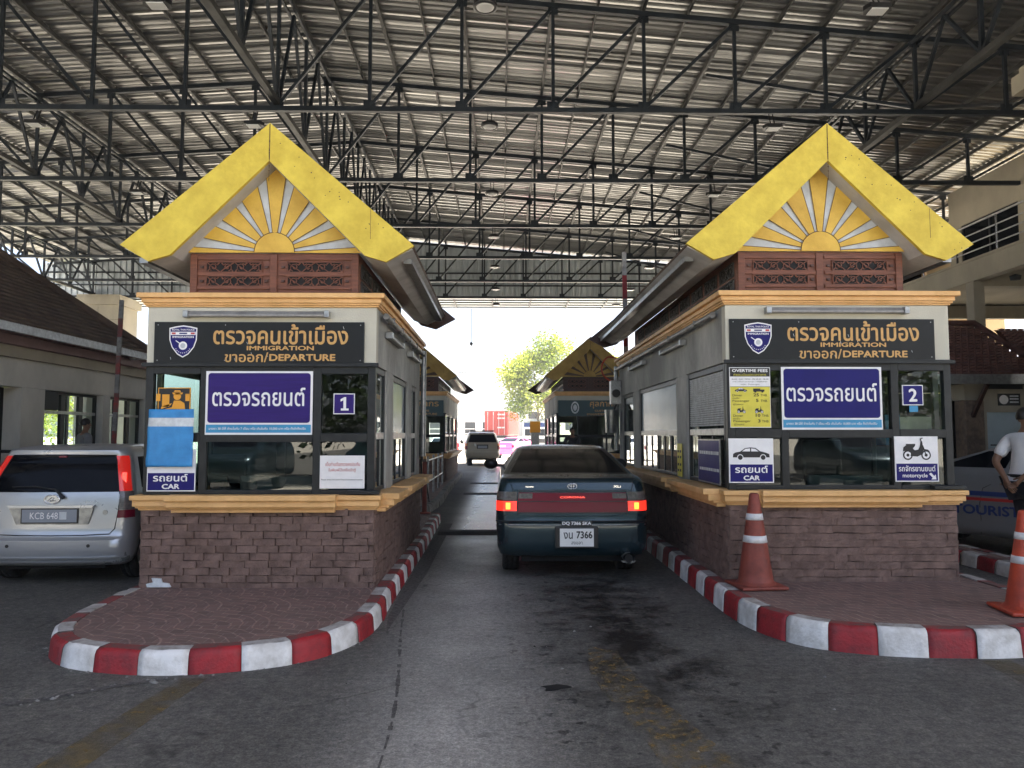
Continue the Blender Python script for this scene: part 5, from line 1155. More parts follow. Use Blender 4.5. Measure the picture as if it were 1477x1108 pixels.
mb = MB(); a, b_ = onrear(car, .13, .93, .03), onrear(car, .03, 1.02, .03); mb.tube([a, b_], [.020, .012], 'plastic', 8); c_ = onrear(car, -.45, 1.045, .02); mb.tube([b_, onrear(car, -.2, 1.05, .022), c_], [.010, .008, .005], 'plastic', 8); mb.build('wiper', rt)
for x in (-.42, .42): mb = MB(); p = onrear(car, x, .43); mb.tube([(x, p[1] - .006, .43), (x, p[1] + .02, .43)], .018, 'plastic', 12); mb.build('parking_sensor', rt)
mb = MB(); p = onrear(car, .52, .76); mb.tube([(.55, p[1] - .004, .775), (.55, p[1] + .02, .775)], .026, 'metal', 14); mb.build('lock', rt)
seam(rt, car, [(1.0, 1.38), (1.0, 1.2), (1.0, 1.0), (1.0, .8), (.97, .6), (.9, .545), (.5, .535), (0, .533), (-.5, .535), (-.9, .545), (-.97, .6), (-1, .8), (-1, 1.0), (-1, 1.2), (-1, 1.38)], 'black', .006, 'tailgate_gap')
mb = MB(); letters(mb, 'VIVA', -.64, -.54, .775, .80, 'chrome', y=onrear(car, .6, .79)[1] - .006); mb.build('lettering', rt, fixn=False)
for z, h in ((.300, .016), (.255, .012)): patch(rt, car, 0, 1.6, z - h / 2, z + h / 2, 'paint_silver', 'bumper_lip', through=True, off=.016, nu=12, nz=1)
mb = MB(); mb.box(-.52, .52, .2, 3.2, .17, .27, 'under'); mb.build('underbody', rt)
for q in (-1, 1): t = MB(); t.lathe([(.001, -.06), (.08, -.04), (.09, .03), (.001, .06)], 'paint_silver', n=16, M=Matrix.Translation((q * .90, 2.15, 1.05)) @ Matrix.Rotation(-pi / 2, 4, 'X')); t.build('door_mirror', rt)
for q in (-1, 1): patch(rt, car, 3.4, 4.3, .66, .80, 'lamp_clear', 'headlight', (q,), off=.006)

# -------------------------------- far traffic
def suv(rt, pm):
    car = Car([(.38, .22, 4.4, .80, .1, .1), (.44, .06, 4.55, .86, .14, .2), (.55, .0, 4.62, .90, .16, .3), (.72, .0, 4.65, .915, .16, .3), (.75, .05, 4.65, .91, .14, .3), (.95, .06, 4.6, .91, .12, .3), (1.10, .07, 4.4, .90, .12, .3), (1.18, .08, 3.7, .89, .12, .3), (1.24, .10, 3.4, .87, .12, .2), (1.48, .20, 2.9, .79, .12, .2), (1.66, .30, 2.55, .73, .12, .2), (1.72, .32, 2.45, .70, .12, .2), (1.77, .5, 2.3, .62, .12, .2), (1.785, .8, 2.0, .4, .1, .1)], .05)
    car_body(rt, car, pm, [(0, 1.0, 1.24, 1.64, 'rear_window'), (2.06, 2.3, 1.27, 1.62, 'side_window'), (2.38, 2.64, 1.27, 1.62, 'side_window'), (2.72, 2.94, 1.27, 1.62, 'side_window'), (4, 5, 1.27, 1.62, 'windscreen')], [(.95, .38, .45), (3.7, .38, .45)])
    wheels(rt, car, (.95, 3.7), .38, .26); return car
for x, y, q, c in ((-7.4, -9.5, 'left', 'paint_green'), (10.2, -9.5, 'right', 'paint_green'), (-3.6, -11.5, 'left', 'paint_green')):  # unseen cars, added to block the bright yard from the glass reflections
    rt = thing('parked_suv', 'dark four wheel drive added unseen behind the camera to darken the %s booth glass' % q if x != -3.6 else 'second dark four wheel drive added unseen behind the camera to darken the glass', 'car', (x, y, 0), 0, 'unseen cars added to darken the booth glass'); suv(rt, c)
rt = thing('parked_suv', 'champagne four wheel drive with a roof rack at the far edge of the canopy', 'car', (-.97, 39.9, 0), radians(4))
car = suv(rt, 'paint_champagne')
for sd_ in (1, -1): l = patch(rt, car, 1.02, 1.9, .86, 1.18, 'lamp_red', 'tail_lamp', (sd_,), off=.012)[0]; patch(l, car, 1.02, 1.9, 1.06, 1.18, 'lamp_amber', 'indicator', (sd_,), off=.018)
mb = MB(); [mb.tube([(q * .6, .7, 1.83), (q * .6, 2.4, 1.83)], .03, 'plastic', 8) for q in (-1, 1)]; mb.box(-.62, .62, .7, .74, 1.80, 1.86, 'plastic'); mb.box(-.62, .62, 1.6, 1.64, 1.80, 1.86, 'plastic'); mb.build('roof_rack', rt)
mb = MB(); mb.box(-.30, .30, .045, .07, .90, 1.12, 'plastic'); mb.box(-.24, .24, .038, .05, .93, 1.06, 'plate_grey'); mb.build('licence_plate', rt)
mb = MB(); mb.box(-.16, .16, .30, .36, 1.68, 1.715, 'lamp_red'); mb.build('high_brake_lamp', rt); mb = MB(); mb.tube([(-.42, .06, 1.17), (-.36, .05, 1.05)], .025, 'chrome', 8); mb.build('tailgate_handle', rt)
mb = MB(); mb.box(-.7, .7, .2, 4.2, .30, .5, 'under'); mb.build('underbody', rt)
for q in (-1, 1): t = MB(); t.lathe([(.001, -.08), (.1, -.05), (.11, .03), (.001, .07)], 'plastic', n=14, M=Matrix.Translation((q * 1.02, 2.95, 1.25)) @ Matrix.Rotation(-pi / 2, 4, 'X')); t.build('door_mirror', rt)

def far_sedan(name, label, loc, rz, pm, group=None):
    rt = thing(name, label, 'car', loc, rz, group); car, b = sedan(rt, pm)
    patch(rt, car, 1.0, 1.9, .76, .93, 'lamp_red', 'tail_lamp', (-1, 1), off=.006); patch(rt, car, 3.3, 4.3, .68, .82, 'lamp_clear', 'headlight', (-1, 1), off=.006)
    mb = MB(); mb.box(-.24, .24, .035, .08, .80, .91, 'plate_white'); mb.build('licence_plate', rt)
    return rt, car
far_sedan('parked_saloon', 'bright pink taxi beyond the four wheel drive, turning right in the sun', (.05, 53, 0), radians(-28), 'paint_pink')
far_sedan('parked_saloon', 'white car half hidden behind the far left booth', (-3.6, 47, 0), radians(6), 'paint_white')
far_sedan('parked_saloon', 'dark red car in the queue ahead of the white car', (-4.0, 58, 0), radians(3), 'paint_red')
rt = thing('container_truck', 'orange red container on a trailer far beyond the canopy', 'truck', (-.55, 82, .75), radians(-7))
mb = MB(); mb.box(-1.22, 1.22, 0, 12.2, .85, 3.45, 'paint_red'); MT['container_red'] = mat('container_red', (.52, .055, .045), .6, var=.12, vscale=2); mb.m = ['container_red'] * len(mb.m); o = mb.build('container', rt)
mb = MB()
for x in (-1.2, -.62, -.05, .05, .62, 1.2): mb.box(x - .03, x + .03, -.04, .0, .9, 3.4, 'container_red')
for x in (-.9, -.3, .3, .9): mb.tube([(x, -.06, .95), (x, -.06, 3.35)], .025, 'coverwhite', 6)
for k in range(30): mb.box(1.22, 1.25, .3 + .4 * k, .5 + .4 * k, .95, 3.35, 'container_red'); mb.box(-1.25, -1.22, .3 + .4 * k, .5 + .4 * k, .95, 3.35, 'container_red')
for z in (3.0, 2.6, 1.6): mb.box(.15, .95, -.035, -.0, z, z + .16, 'coverwhite')
mb.build('door_leaf', o)
mb = MB(); mb.box(-1.1, 1.1, .1, 12.2, .55, .84, 'under'); mb.build('chassis', rt)
for y in (1.2, 2.6, 3.9):
    for q in (-1, 1): mb = MB(); mb.lathe([(.001, -.17), (.5, -.17), (.52, 0), (.5, .17), (.001, .17)], 'rubber', n=18, M=Matrix.Translation((q * .95, y, -.22)) @ Matrix.Rotation(pi / 2, 4, 'Y')); mb.build('wheel', rt)
rt = thing('cargo_truck', 'white lorry with a blue sun visor facing the booths beside the container', 'truck', (3.35, 76, 0), radians(-12))
mb = MB(); mb.prism([(0, .5), (0, 1.5), (.12, 2.75), (.35, 3.0), (2.1, 3.1), (2.1, .5)], -1.15, 1.15, 'paint_white', 'x'); o = mb.build('cab', rt, bevel=.06)
mb = MB(); mb.prism([(-.02, 1.55), (.09, 2.38), (.14, 2.38), (.03, 1.55)], -1.02, 1.02, 'carglass', 'x'); mb.build('windscreen', o); mb = MB(); mb.prism([(-.20, 2.42), (.08, 2.85), (.14, 2.85), (.12, 2.42)], -1.1, 1.1, 'paint_blue', 'x'); mb.build('sun_visor', o)
mb = MB(); mb.box(-1.0, 1.0, -.10, -.0, .85, 1.25, 'plastic'); mb.build('grille', o); mb = MB(); mb.box(-1.2, 1.2, -.16, .1, .42, .72, 'paint_white'); mb.build('bumper', o, bevel=.03)
for q in (-1, 1): mb = MB(); mb.box(q * .95 - .15, q * .95 + .15, -.18, -.1, .48, .66, 'lamp_clear'); mb.build('headlight', o)
mb = MB(); mb.box(-1.2, 1.2, 2.3, 9.0, 1.0, 3.3, 'paint_white'); mb.build('cargo_box', rt)
for y in (1.1, 6.5, 7.7):
    for q in (-1, 1): mb = MB(); mb.lathe([(.001, -.17), (.5, -.17), (.52, 0), (.5, .17), (.001, .17)], 'rubber', n=18, M=Matrix.Translation((q * .98, y, .52)) @ Matrix.Rotation(pi / 2, 4, 'Y')); mb.build('wheel', rt)
# -------------------------------- the striped police car behind the right booth
hd = radians(33); rt = thing('police_car', 'grey police saloon with blue and red stripes and a red light bar', 'car', (7.15 + 2.2 * sin(hd), 10.45 - 2.2 * cos(hd), 0), hd)
car, b = sedan(rt, 'paint_police')
patch(rt, car, 1.95, 3.0, .80, .86, 'paint_blue', 'blue_stripe', (-1, 1), off=.004, nu=20); patch(rt, car, 1.95, 3.0, .735, .775, 'paint_red', 'red_stripe', (-1, 1), off=.004, nu=20)
mb = MB(); M = Matrix.Translation((-.852, 1.75, .53)) @ Matrix.Rotation(-pi / 2, 4, 'Z')
t = MB(); letters(t, 'TOURIST POLICE', -.95, .60, .02, .15, 'paint_blue', y=-.004, bold=.03); mb.add(t.v, t.f, 'paint_blue', False, M)
t = MB(); letters(t, 'TOURIST', -.25, .35, .40, .50, 'paint_blue', y=.008, bold=.03); mb.add(t.v, t.f, 'paint_blue', False, M); mb.build('lettering', rt, fixn=False)
mb = MB(); mb.box(-.55, .55, 1.85, 2.10, 1.50, 1.60, 'lamp_lit_soft'); mb.build('light_bar', rt, bevel=.03); mb = MB(); mb.box(-.5, .5, 1.9, 2.05, 1.475, 1.502, 'plastic'); mb.build('light_bar_foot', rt)
for q in (-1, 1):
    seam(rt, car, [(q * 2.54, z) for z in (.30, .5, .7, .9, 1.1, 1.18)]); t = MB(); t.lathe([(.001, -.07), (.08, -.05), (.09, .03), (.001, .07)], 'plastic', n=14, M=Matrix.Translation((q * .92, 2.75, 1.18)) @ Matrix.Rotation(-pi / 2, 4, 'X')); t.build('door_mirror', rt)
    t = MB(); p = car.pt(2.47, .97, off=.012, side=q); t.box(p[0] - .012, p[0] + .012, p[1] - .09, p[1] + .09, .955, .985, 'chrome'); t.build('door_handle', rt, bevel=.005)
    patch(rt, car, 1.0, 1.9, .77, .93, 'lamp_red', 'tail_lamp', (q,), off=.006); patch(rt, car, 3.3, 4.3, .68, .82, 'lamp_clear', 'headlight', (q,), off=.006)
mb = MB(); mb.tube([(-.6, 2.3, 1.47), (-.62, 1.9, 1.47)], .01, 'plastic', 6); mb.build('antenna', rt)
# ================================================================ CONES, POSTS, BARRIERS
def cone(label, x, y, z, body, h, tilt=0):
    t = thing('traffic_cone', label, 'traffic cone', (x, y, z), tilt, 'orange traffic cones on the kerbs')
    b = MB(); b.box(-.22, .22, -.22, .22, 0, .03, body); b.build('base', t, bevel=.012)
    def r(k): return .158 - .115 * k
    b = MB(); b.lathe([(.185, .03), (.168, .05)] + [(r(k / 10), .06 + (h - .07) * k / 10) for k in range(11)] + [(.032, h), (.027, h - .03)], body, n=32); b.build('cone_body', t)
    for a, c in ((.44, .52), (.70, .775)):
        b = MB(); b.lathe([(r(a) - .002, .06 + (h - .07) * a), (r(a) + .004, .06 + (h - .07) * a + .002), (r(c) + .004, .06 + (h - .07) * c), (r(c) - .002, .06 + (h - .07) * c + .002)], 'cone_band', n=32); b.build('reflective_band', t)
cone('faded brownish orange cone standing on the kerb corner of the right booth', 2.37, 7.17, .20, 'cone_old', .86, .1)
cone('bright orange cone near the man in white at the edge of the right pavement', 4.20, 6.12, .20, 'cone', .80, -.15)
t = thing('bollard', 'thin orange post standing between the two left booths', 'bollard', (-1.42, 14.25, .16)); b = MB(); b.tube([(0, 0, 0), (0, 0, .95)], .045, 'cone_old', 14); b.build('post', t); b = MB(); b.lathe([(.12, 0), (.12, .02), (.05, .03)], 'cone_old'); b.build('base', t)
def barrier(label, x, y, z0, h, lean, fade):
    t = thing('barrier_pole', label, 'barrier', (x, y, 0))
    b = MB(); b.box(-.16, .16, -.16, .16, .15, 1.05, 'metal'); b.build('motor_box', t, bevel=.02)
    n = 9; l = (h - 1.0) / n
    b = MB()
    for k in range(n):
        z = 1.0 + l * k; b.bar((lean * (z - 1), -.19, z), (lean * (z + l - 1), -.19, z + l), .075 if fade else .085, ('kerb_redtop' if fade else 'kerb_red') if k % 2 else ('concrete' if fade else 'kerb_whitetop'), .04, up=(0, 1, 0))
    b.build('boom', t)
barrier('raised red and white barrier boom standing behind the right booth', 2.42, 14.75, 1, 5.15, -.01, 0)
barrier('raised faded red and white barrier boom before the brown tiled building', -6.95, 14.0, 1, 4.05, .02, 1)
# stainless railing at the left building
t = thing('handrail', 'stainless handrail with four bars before the dark lattice wall', 'railing', (-8.9, 13.4, .0)); b = MB()
for z in (.42, .68, .98, 1.32): b.tube([(-1.6, 0, z), (.62, 0, z)], .022 if z < 1.3 else .03, 'inox', 10)
b.build('rail', t)
for x in (-.55, .05, .58): b = MB(); b.tube([(x, 0, 0), (x, 0, 1.32)], .026, 'inox', 10); b.build('post', t)
# parked barrier stand, chairs and box by the left second booth
t = thing('sign_stand', 'thin black easel stand leaning near the orange post', 'stand', (-1.75, 16.6, .16)); b = MB(); b.bar((-.2, 0, 0), (0, .1, 1.2), .035, 'plastic'); b.bar((.2, 0, 0), (0, .1, 1.2), .035, 'plastic'); b.bar((0, .5, 0), (0, .1, 1.2), .035, 'plastic'); b.bar((-.12, .05, .5), (.12, .05, .5), .03, 'plastic'); b.build('frame', t)
t = thing('kerb_fence', 'low dark steel fence with white posts beside the left second row booth', 'fence', (-1.72, 18.0, .16)); b = MB()
for z in (.35, .85): b.tube([(0, 0, z), (0, 4.5, z)], .02, 'metal', 8)
b.build('rail', t)
for k in range(4): b = MB(); b.tube([(0, k * 1.5, 0), (0, k * 1.5, .95)], .028, 'metal', 8); b.build('post', t)
t = thing('road_sign', 'square amber sign board on a grey post beside the right second row booth', 'sign', (1.82, 41.0, 0)); b = MB(); b.box(-.28, .28, -.03, .0, 1.75, 2.35, 'orange_pict'); b.build('board', t); b = MB(); b.box(-.22, .22, .0, .3, 0, 1.74, 'metal'); b.build('cabinet', t)

# ================================================================ LEFT BUILDING (brown tiled roof)
bx = -8.6
lb = thing('terminal_building', 'long low building with a brown tiled hip roof and tall glass windows', 'building', (bx, 10, 0))
O = (-bx, -10, 0); Y0, Y1, XW = 4.0, 18.75, -17.5
b = MB(); b.box(XW - .3, bx + .35, Y0, Y1 + .3, 0, .25, 'concrete'); b.build('floor_slab', lb, O)
b = MB(); b.box(bx - .25, bx, Y0, Y1, 2.46, 2.96, 'wallgrey')
for a0, a1 in ((Y0, 9.6), (13.75, 14.45), (16.55, 16.85), (18.5, Y1)): b.box(bx - .35, bx + .02, a0, a1, .25, 2.455, 'wallgrey')
b.box(XW, bx - .26, Y1 - .25, Y1, 2.80, 2.96, 'wallgrey'); b.box(XW, bx - .26, Y1 - .25, Y1, .25, .5, 'wallgrey'); b.box(XW, bx - .26, Y0, Y0 + .2, .25, 2.96, 'wallgrey')
b.box(XW, XW + .2, Y0 + .21, Y1 - .26, 2.3, 2.96, 'wallgrey'); b.box(XW, XW + .2, Y0 + .21, Y1 - .26, .25, .6, 'wallgrey')
b.build('wall', lb, O)
b = MB(); b.box(bx - .5, bx + .10, Y0 - .1, Y1 + .12, 2.963, 3.16, 'beam'); b.build('beam', lb, O)
b = MB(); b.box(bx - .5, bx + .22, Y0 - .2, Y1 + .24, 3.163, 3.33, 'mauve'); b.box(bx - .5, bx + .29, Y0 - .25, Y1 + .3, 3.333, 3.40, 'mauve'); b.build('fascia', lb, O, bevel=.01)
b = MB(); b.box(XW, bx - .26, Y0, Y1, 2.80, 2.84, 'beam'); b.build('ceiling', lb, O)
b = MB(); rnd = random.Random(4)
b.box(bx - .40, bx - .30, 9.6, 13.75, .25, 2.45, 'under')
for i in range(27):
    for k in range(16):
        y = 9.65 + i * .148; z = .3 + k * .135; b.bar((bx - .285, y, z), (bx - .285, y + .06, z + .055), .03, 'plastic', .03); b.bar((bx - .285, y + .06, z + .055), (bx - .285, y + .12, z), .03, 'plastic', .03)
b.build('lattice_wall', lb, O)
def win(a0, a1, mull, x):
    f = MB(); f.box(x - .06, x, a0, a0 + .06, .26, 2.455, 'frame'); f.box(x - .06, x, a1 - .06, a1, .26, 2.455, 'frame')
    for m_ in mull: f.box(x - .06, x, m_ - .07, m_ + .07, .26, 2.455, 'frame')
    f.box(x - .07, x + .01, a0 + .06, a1 - .06, 2.02, 2.08, 'metal'); f.box(x - .06, x, a0 + .06, a1 - .06, .26, .40, 'frame'); f.box(x - .06, x, a0 + .06, a1 - .06, 2.40, 2.455, 'frame')
    o = f.build('window', lb, O); g_ = MB(); g_.add([(x - .03, a0, .3), (x - .03, a1, .3), (x - .03, a1, 2.45), (x - .03, a0, 2.45)], [(0, 1, 2, 3)], 'glass'); g_.build('pane', o, O, fixn=False)
win(14.45, 16.55, (15.3, 15.95), bx - .12); win(16.85, 18.5, (17.4, 17.95), bx - .12)
b = MB(); b.box(bx - .10, bx - .02, 14.5, 14.98, 2.08, 2.45, 'dark_room'); b.build('air_conditioner', lb, O, bevel=.02)
f = MB()
for k in range(6): f.box(XW + .5 + k * 1.6, XW + .62 + k * 1.6, Y1 - .2, Y1 - .1, .5, 2.80, 'frame')
f.build('end_window', lb, O)
f = MB()
for k in range(7): f.box(XW + .02, XW + .1, 4.5 + k * 2.2, 4.6 + k * 2.2, .6, 2.3, 'frame')
f.build('rear_window', lb, O)
# hip roof with tile courses modelled as steps
ex, ey, ez = bx + .62, Y1 - 1.45, 3.30                        # eave corner
ey = 17.3; sl_ = .84; ridge = 4.0; b = MB(); n = 34
for k in range(n):
    t0, t1 = ridge * k / n, ridge * (k + 1) / n; z0, z1 = ez + .14 + sl_ * t0, ez + .14 + sl_ * t1
    b.add([(ex - t0, Y0 - .4, z0 + .035), (ex - t0, ey - t0, z0 + .035), (ex - t1, ey - t1, z1), (ex - t1, Y0 - .4, z1), (ex - t0, Y0 - .4, z0), (ex - t0, ey - t0, z0)], [(0, 1, 2, 3), (4, 5, 1, 0)], 'tilebrown')
    b.add([(ex - t0, ey - t0, z0 + .035), (XW - .5 + t0, ey - t0, z0 + .035), (XW - .5 + t1, ey - t1, z1), (ex - t1, ey - t1, z1), (ex - t0, ey - t0, z0), (XW - .5 + t0, ey - t0, z0)], [(0, 1, 2, 3), (4, 5, 1, 0)], 'tilebrown')
rc = random.Random(9)
for k in range(0, n):                                      # tile joints as raised pans
    t0, t1 = ridge * k / n, ridge * (k + 1) / n; y = 8.2 + (.12 if k % 2 else 0)
    while y < ey - t0:
        z0, z1 = ez + .178 + sl_ * t0, ez + .145 + sl_ * t1; dz = rc.uniform(.004, .018)
        b.add([(ex - t0 + .012, y + .012, z0 + dz), (ex - t0 + .012, min(y + .23, ey - t0), z0 + dz), (ex - t1 + .01, min(y + .23, ey - t1), z1 + .012), (ex - t1 + .01, y + .012, z1 + .012), (ex - t0 + .012, y + .012, z0 - .02), (ex - t0 + .012, min(y + .23, ey - t0), z0 - .02)], [(0, 1, 2, 3), (4, 5, 1, 0)], 'tilebrown'); y += .24
ro = b.build('roof', lb, O, fixn=False)
b = MB(); b.tube([(ex + .02, ey + .02, ez + .2), (ex - ridge, ey - ridge, ez + .2 + sl_ * ridge), (ex - ridge, Y0, ez + .2 + sl_ * ridge)], .09, 'tilebrown', 8); b.build('ridge_cap', ro, O)
b = MB(); b.box(ex - .06, ex, Y0 - .4, ey, ez + .0, ez + .15, 'coverwhite'); b.box(bx - .4, ex - .061, Y0 - .4, ey - .05, ez + .0 + .10, ez + .13, 'mauve'); b.box(XW - .5, ex - .065, ey - .06, ey, ez, ez + .15, 'coverwhite'); b.build('eaves_board', ro, O)
b = MB(); b.box(ex - ridge - .2, ex - ridge + .25, ey - ridge - .35, ey - ridge + .1, ez + sl_ * ridge - .1, ez + sl_ * ridge + .55, 'tilered'); b.build('ridge_finial', ro, O)

# ================================================================ RIGHT BUILDING (two floors with a gallery)
rb = thing('office_building', 'beige two storey office building with an open gallery and stainless railing', 'building', (12, 18, 0)); O = (-12, -18, 0)
gx, z0, z1 = 12.0, 5.52, 6.04
b = MB(); b.box(gx, gx + .25, 3, 25.0, z0, z1, 'beam'); b.box(gx + .26, gx + 9, 24.7, 25.0, z0, z1, 'beam'); b.box(gx - .03, gx + .27, 3, 25.03, z1 + .003, z1 + .06, 'beam'); b.build('gallery_beam', rb, O)
b = MB(); b.box(gx + .26, gx + 9, 3, 24.69, z1 - .2, z1 - .04, 'beam'); b.build('gallery_floor', rb, O)
for yy in (9.2, 14.2, 19.2, 24.5):
    b = MB(); b.box(gx + .02, gx + .30, yy - .16, yy + .16, 0, z0 - .002, 'beam'); b.build('column', rb, O)
    b = MB(); b.box(gx + .26, gx + 6, yy - .14, yy + .14, z0 - .12, z0 + .28, 'beam'); b.build('cross_beam', rb, O)
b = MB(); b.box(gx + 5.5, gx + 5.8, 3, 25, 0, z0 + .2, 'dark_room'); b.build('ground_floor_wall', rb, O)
b = MB()
for yy in (6, 10, 14, 18, 22): b.box(gx + 5.46, gx + 5.498, yy, yy + 1.6, .3, 2.6, 'glass_frost')
b.build('shopfront', rb, O)
uw = gx + 2.2
b = MB(); b.box(uw, uw + .2, 3, 23.6, z1, z1 + .35, 'beam'); b.box(uw, uw + .2, 3, 23.6, z1 + 2.0, z1 + 3.2, 'beam')
for a0, a1 in ((3, 5.2), (7.8, 8.6), (11.2, 12), (14.6, 15.4), (18.4, 20.4), (23.0, 23.6)): b.box(uw + .002, uw + .198, a0, a1, z1 + .35, z1 + 2.0, 'beam')
b.box(uw + .2, uw + 6, 23.4, 23.6, z1, z1 + 3.2, 'apricot'); b.build('upper_wall', rb, O)
for a0, a1 in ((5.2, 7.8), (8.6, 11.2), (12, 14.6), (15.4, 18.4), (20.4, 23.0)):
    b = MB(); b.box(uw + .03, uw + .09, a0, a1, z1 + .35, z1 + .42, 'frame'); b.box(uw + .03, uw + .09, a0, a1, z1 + 1.93, z1 + 2.0, 'frame'); [b.box(uw + .03, uw + .09, y_ - .03, y_ + .03, z1 + .42, z1 + 1.93, 'frame') for y_ in (a0 + .03, (a0 + a1) / 2, a1 - .03)]
    o = b.build('upper_window', rb, O); q = MB(); q.add([(uw + .06, a0, z1 + .4), (uw + .06, a1, z1 + .4), (uw + .06, a1, z1 + 1.95), (uw + .06, a0, z1 + 1.95)], [(0, 1, 2, 3)], 'carglass'); q.build('pane', o, O, fixn=False)
b = MB(); b.box(gx + 2.5, gx + 6, 23.65, 25, z1 + .0, z1 + .02, 'beam'); b.build('terrace', rb, O)
b = MB(); b.box(gx + 3.2, gx + 3.4, 24.2, 26.7, z1, z1 + 2.8, 'apricot'); b.box(gx + .8, gx + 6, 26.8, 27.0, 0, z1 + 2.8, 'apricot'); b.box(gx + 2.0, gx + 3.0, 26.7, 26.79, z1 + .9, z1 + 1.9, 'carglass'); b.build('rear_wing', rb, O)
b = MB()
for z in (z1 + .28, z1 + .5, z1 + .72, z1 + .98): b.tube([(gx + .1, 3, z), (gx + .1, 24.9, z)], .020 if z < z1 + .9 else .03, 'metal', 8)
b.build('railing', rb, O)
for k in range(14): b = MB(); b.tube([(gx + .1, 3.6 + k * 1.62, z1), (gx + .1, 3.6 + k * 1.62, z1 + .98)], .026, 'inox' if k % 2 else 'plastic', 8); b.build('railing_post', rb, O)
b = MB(); b.lathe([(.001, -.10), (.11, -.10), (.13, 0), (.001, .05)], 'dark_room', c=(gx + .6, 18.3, z0 - .02)); b.build('ceiling_camera', rb, O)
# small porch with a red tiled roof and stone pillars
pk = thing('tiled_porch', 'small porch with a red brown tiled roof on stone clad pillars below the gallery', 'porch', (9.2, 16.5, 0)); O = (-9.2, -16.5, 0)
px0, px1, py0, py1 = 7.6, 14.5, 15.6, 20.0
b = MB(); b2 = MB(); n = 18
for k in range(n):
    t0, t1 = 1.75 * k / n, 1.75 * (k + 1) / n; za, zb = 2.86 + .72 * t0, 2.86 + .72 * t1; e0, e1 = 8.95 + .62 * t0, 8.95 + .62 * t1
    xx = e0
    while xx < 11.3 - t0 * .25:
        b.add([(xx + .01, py0 + t0, za + .04), (xx + .14, py0 + t0, za + .065), (xx + .14, py0 + t1, zb + .02), (xx + .01, py0 + t1, zb), (xx + .01, py0 + t0, za - .01), (xx + .14, py0 + t0, za - .01)], [(0, 1, 2, 3), (4, 5, 1, 0)], 'tilered'); xx += .15
    xx = 11.6 + t0 * .1
    while xx < 14.5: b2.add([(xx + .01, py0 + .5 + t0, za + .04), (xx + .14, py0 + .5 + t0, za + .065), (xx + .14, py0 + .5 + t1, zb + .02), (xx + .01, py0 + .5 + t1, zb), (xx + .01, py0 + .5 + t0, za - .01), (xx + .14, py0 + .5 + t0, za - .01)], [(0, 1, 2, 3), (4, 5, 1, 0)], 'tilered'); xx += .15
o = b.build('roof', pk, O, fixn=False); b2.build('roof', pk, O, fixn=False)
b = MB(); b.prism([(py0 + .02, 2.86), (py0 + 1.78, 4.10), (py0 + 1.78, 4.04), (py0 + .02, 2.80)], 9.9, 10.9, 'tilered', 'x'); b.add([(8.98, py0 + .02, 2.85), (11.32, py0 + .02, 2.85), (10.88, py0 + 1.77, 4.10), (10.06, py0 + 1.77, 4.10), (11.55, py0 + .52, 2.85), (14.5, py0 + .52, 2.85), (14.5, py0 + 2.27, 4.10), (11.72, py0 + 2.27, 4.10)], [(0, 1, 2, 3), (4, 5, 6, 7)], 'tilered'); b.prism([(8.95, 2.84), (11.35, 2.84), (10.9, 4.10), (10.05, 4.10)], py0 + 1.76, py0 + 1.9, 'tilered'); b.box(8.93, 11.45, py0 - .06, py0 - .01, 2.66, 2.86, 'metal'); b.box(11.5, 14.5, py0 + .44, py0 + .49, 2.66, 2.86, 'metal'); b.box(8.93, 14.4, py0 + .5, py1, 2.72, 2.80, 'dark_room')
b.tube([(11.35, py0, 2.95), (10.95, py0 + 1.8, 4.2), (10.05, py0 + 1.8, 4.2), (8.95, py0, 2.95)], .07, 'tilered', 8); b.build('ridge', o, O)
for x in (10.15, 11.75, 13.6):
    b = MB(); b.box(x - .2, x + .2, py0 + .6, py0 + 1.0, 0, 2.35, 'stonepillar'); q = b.build('pillar', pk, O, bevel=.01); b = MB(); b.box(x - .24, x + .24, py0 + .56, py0 + 1.04, 2.352, 2.70, 'beam'); b.build('pillar_cap', q, O)
    b = MB(); b.bar((x - .05, py0 + .6, 2.0), (x - .05, py0 + .08, 2.66), .07, 'wood_dark'); b.build('bracket', pk, O)
b = MB(); b.box(10.36, 11.54, py0 + .72, py0 + .84, 2.1, 2.6, 'beam'); b.box(10.36, 10.48, py0 + .72, py0 + .84, 0, 2.1, 'beam'); b.build('door_frame', pk, O); b = MB(); b.add([(10.49, py0 + .78, .2), (11.54, py0 + .78, .2), (11.54, py0 + .78, 2.1), (10.49, py0 + .78, 2.1)], [(0, 1, 2, 3)], 'glass_frost'); b.build('door_glass', pk, O, fixn=False)
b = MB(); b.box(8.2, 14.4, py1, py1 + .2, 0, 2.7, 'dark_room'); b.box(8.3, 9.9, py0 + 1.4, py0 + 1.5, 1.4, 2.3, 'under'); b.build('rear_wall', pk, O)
t = thing('door_sign', 'small dark sign with a white disc above the porch doorway', 'sign', (10.95, py0 + .70, 2.24)); b = MB(); b.box(-.22, .26, -.0, .02, 0, .26, 'board'); b.build('panel', t); b = MB(); b.disc((-.10, -.002, .13), .10, 'white', 20); [b.box(.03, .22, -.003, -.001, z, z + .03, 'coverwhite') for z in (.06, .13, .19)]; b.build('lettering', t, fixn=False)

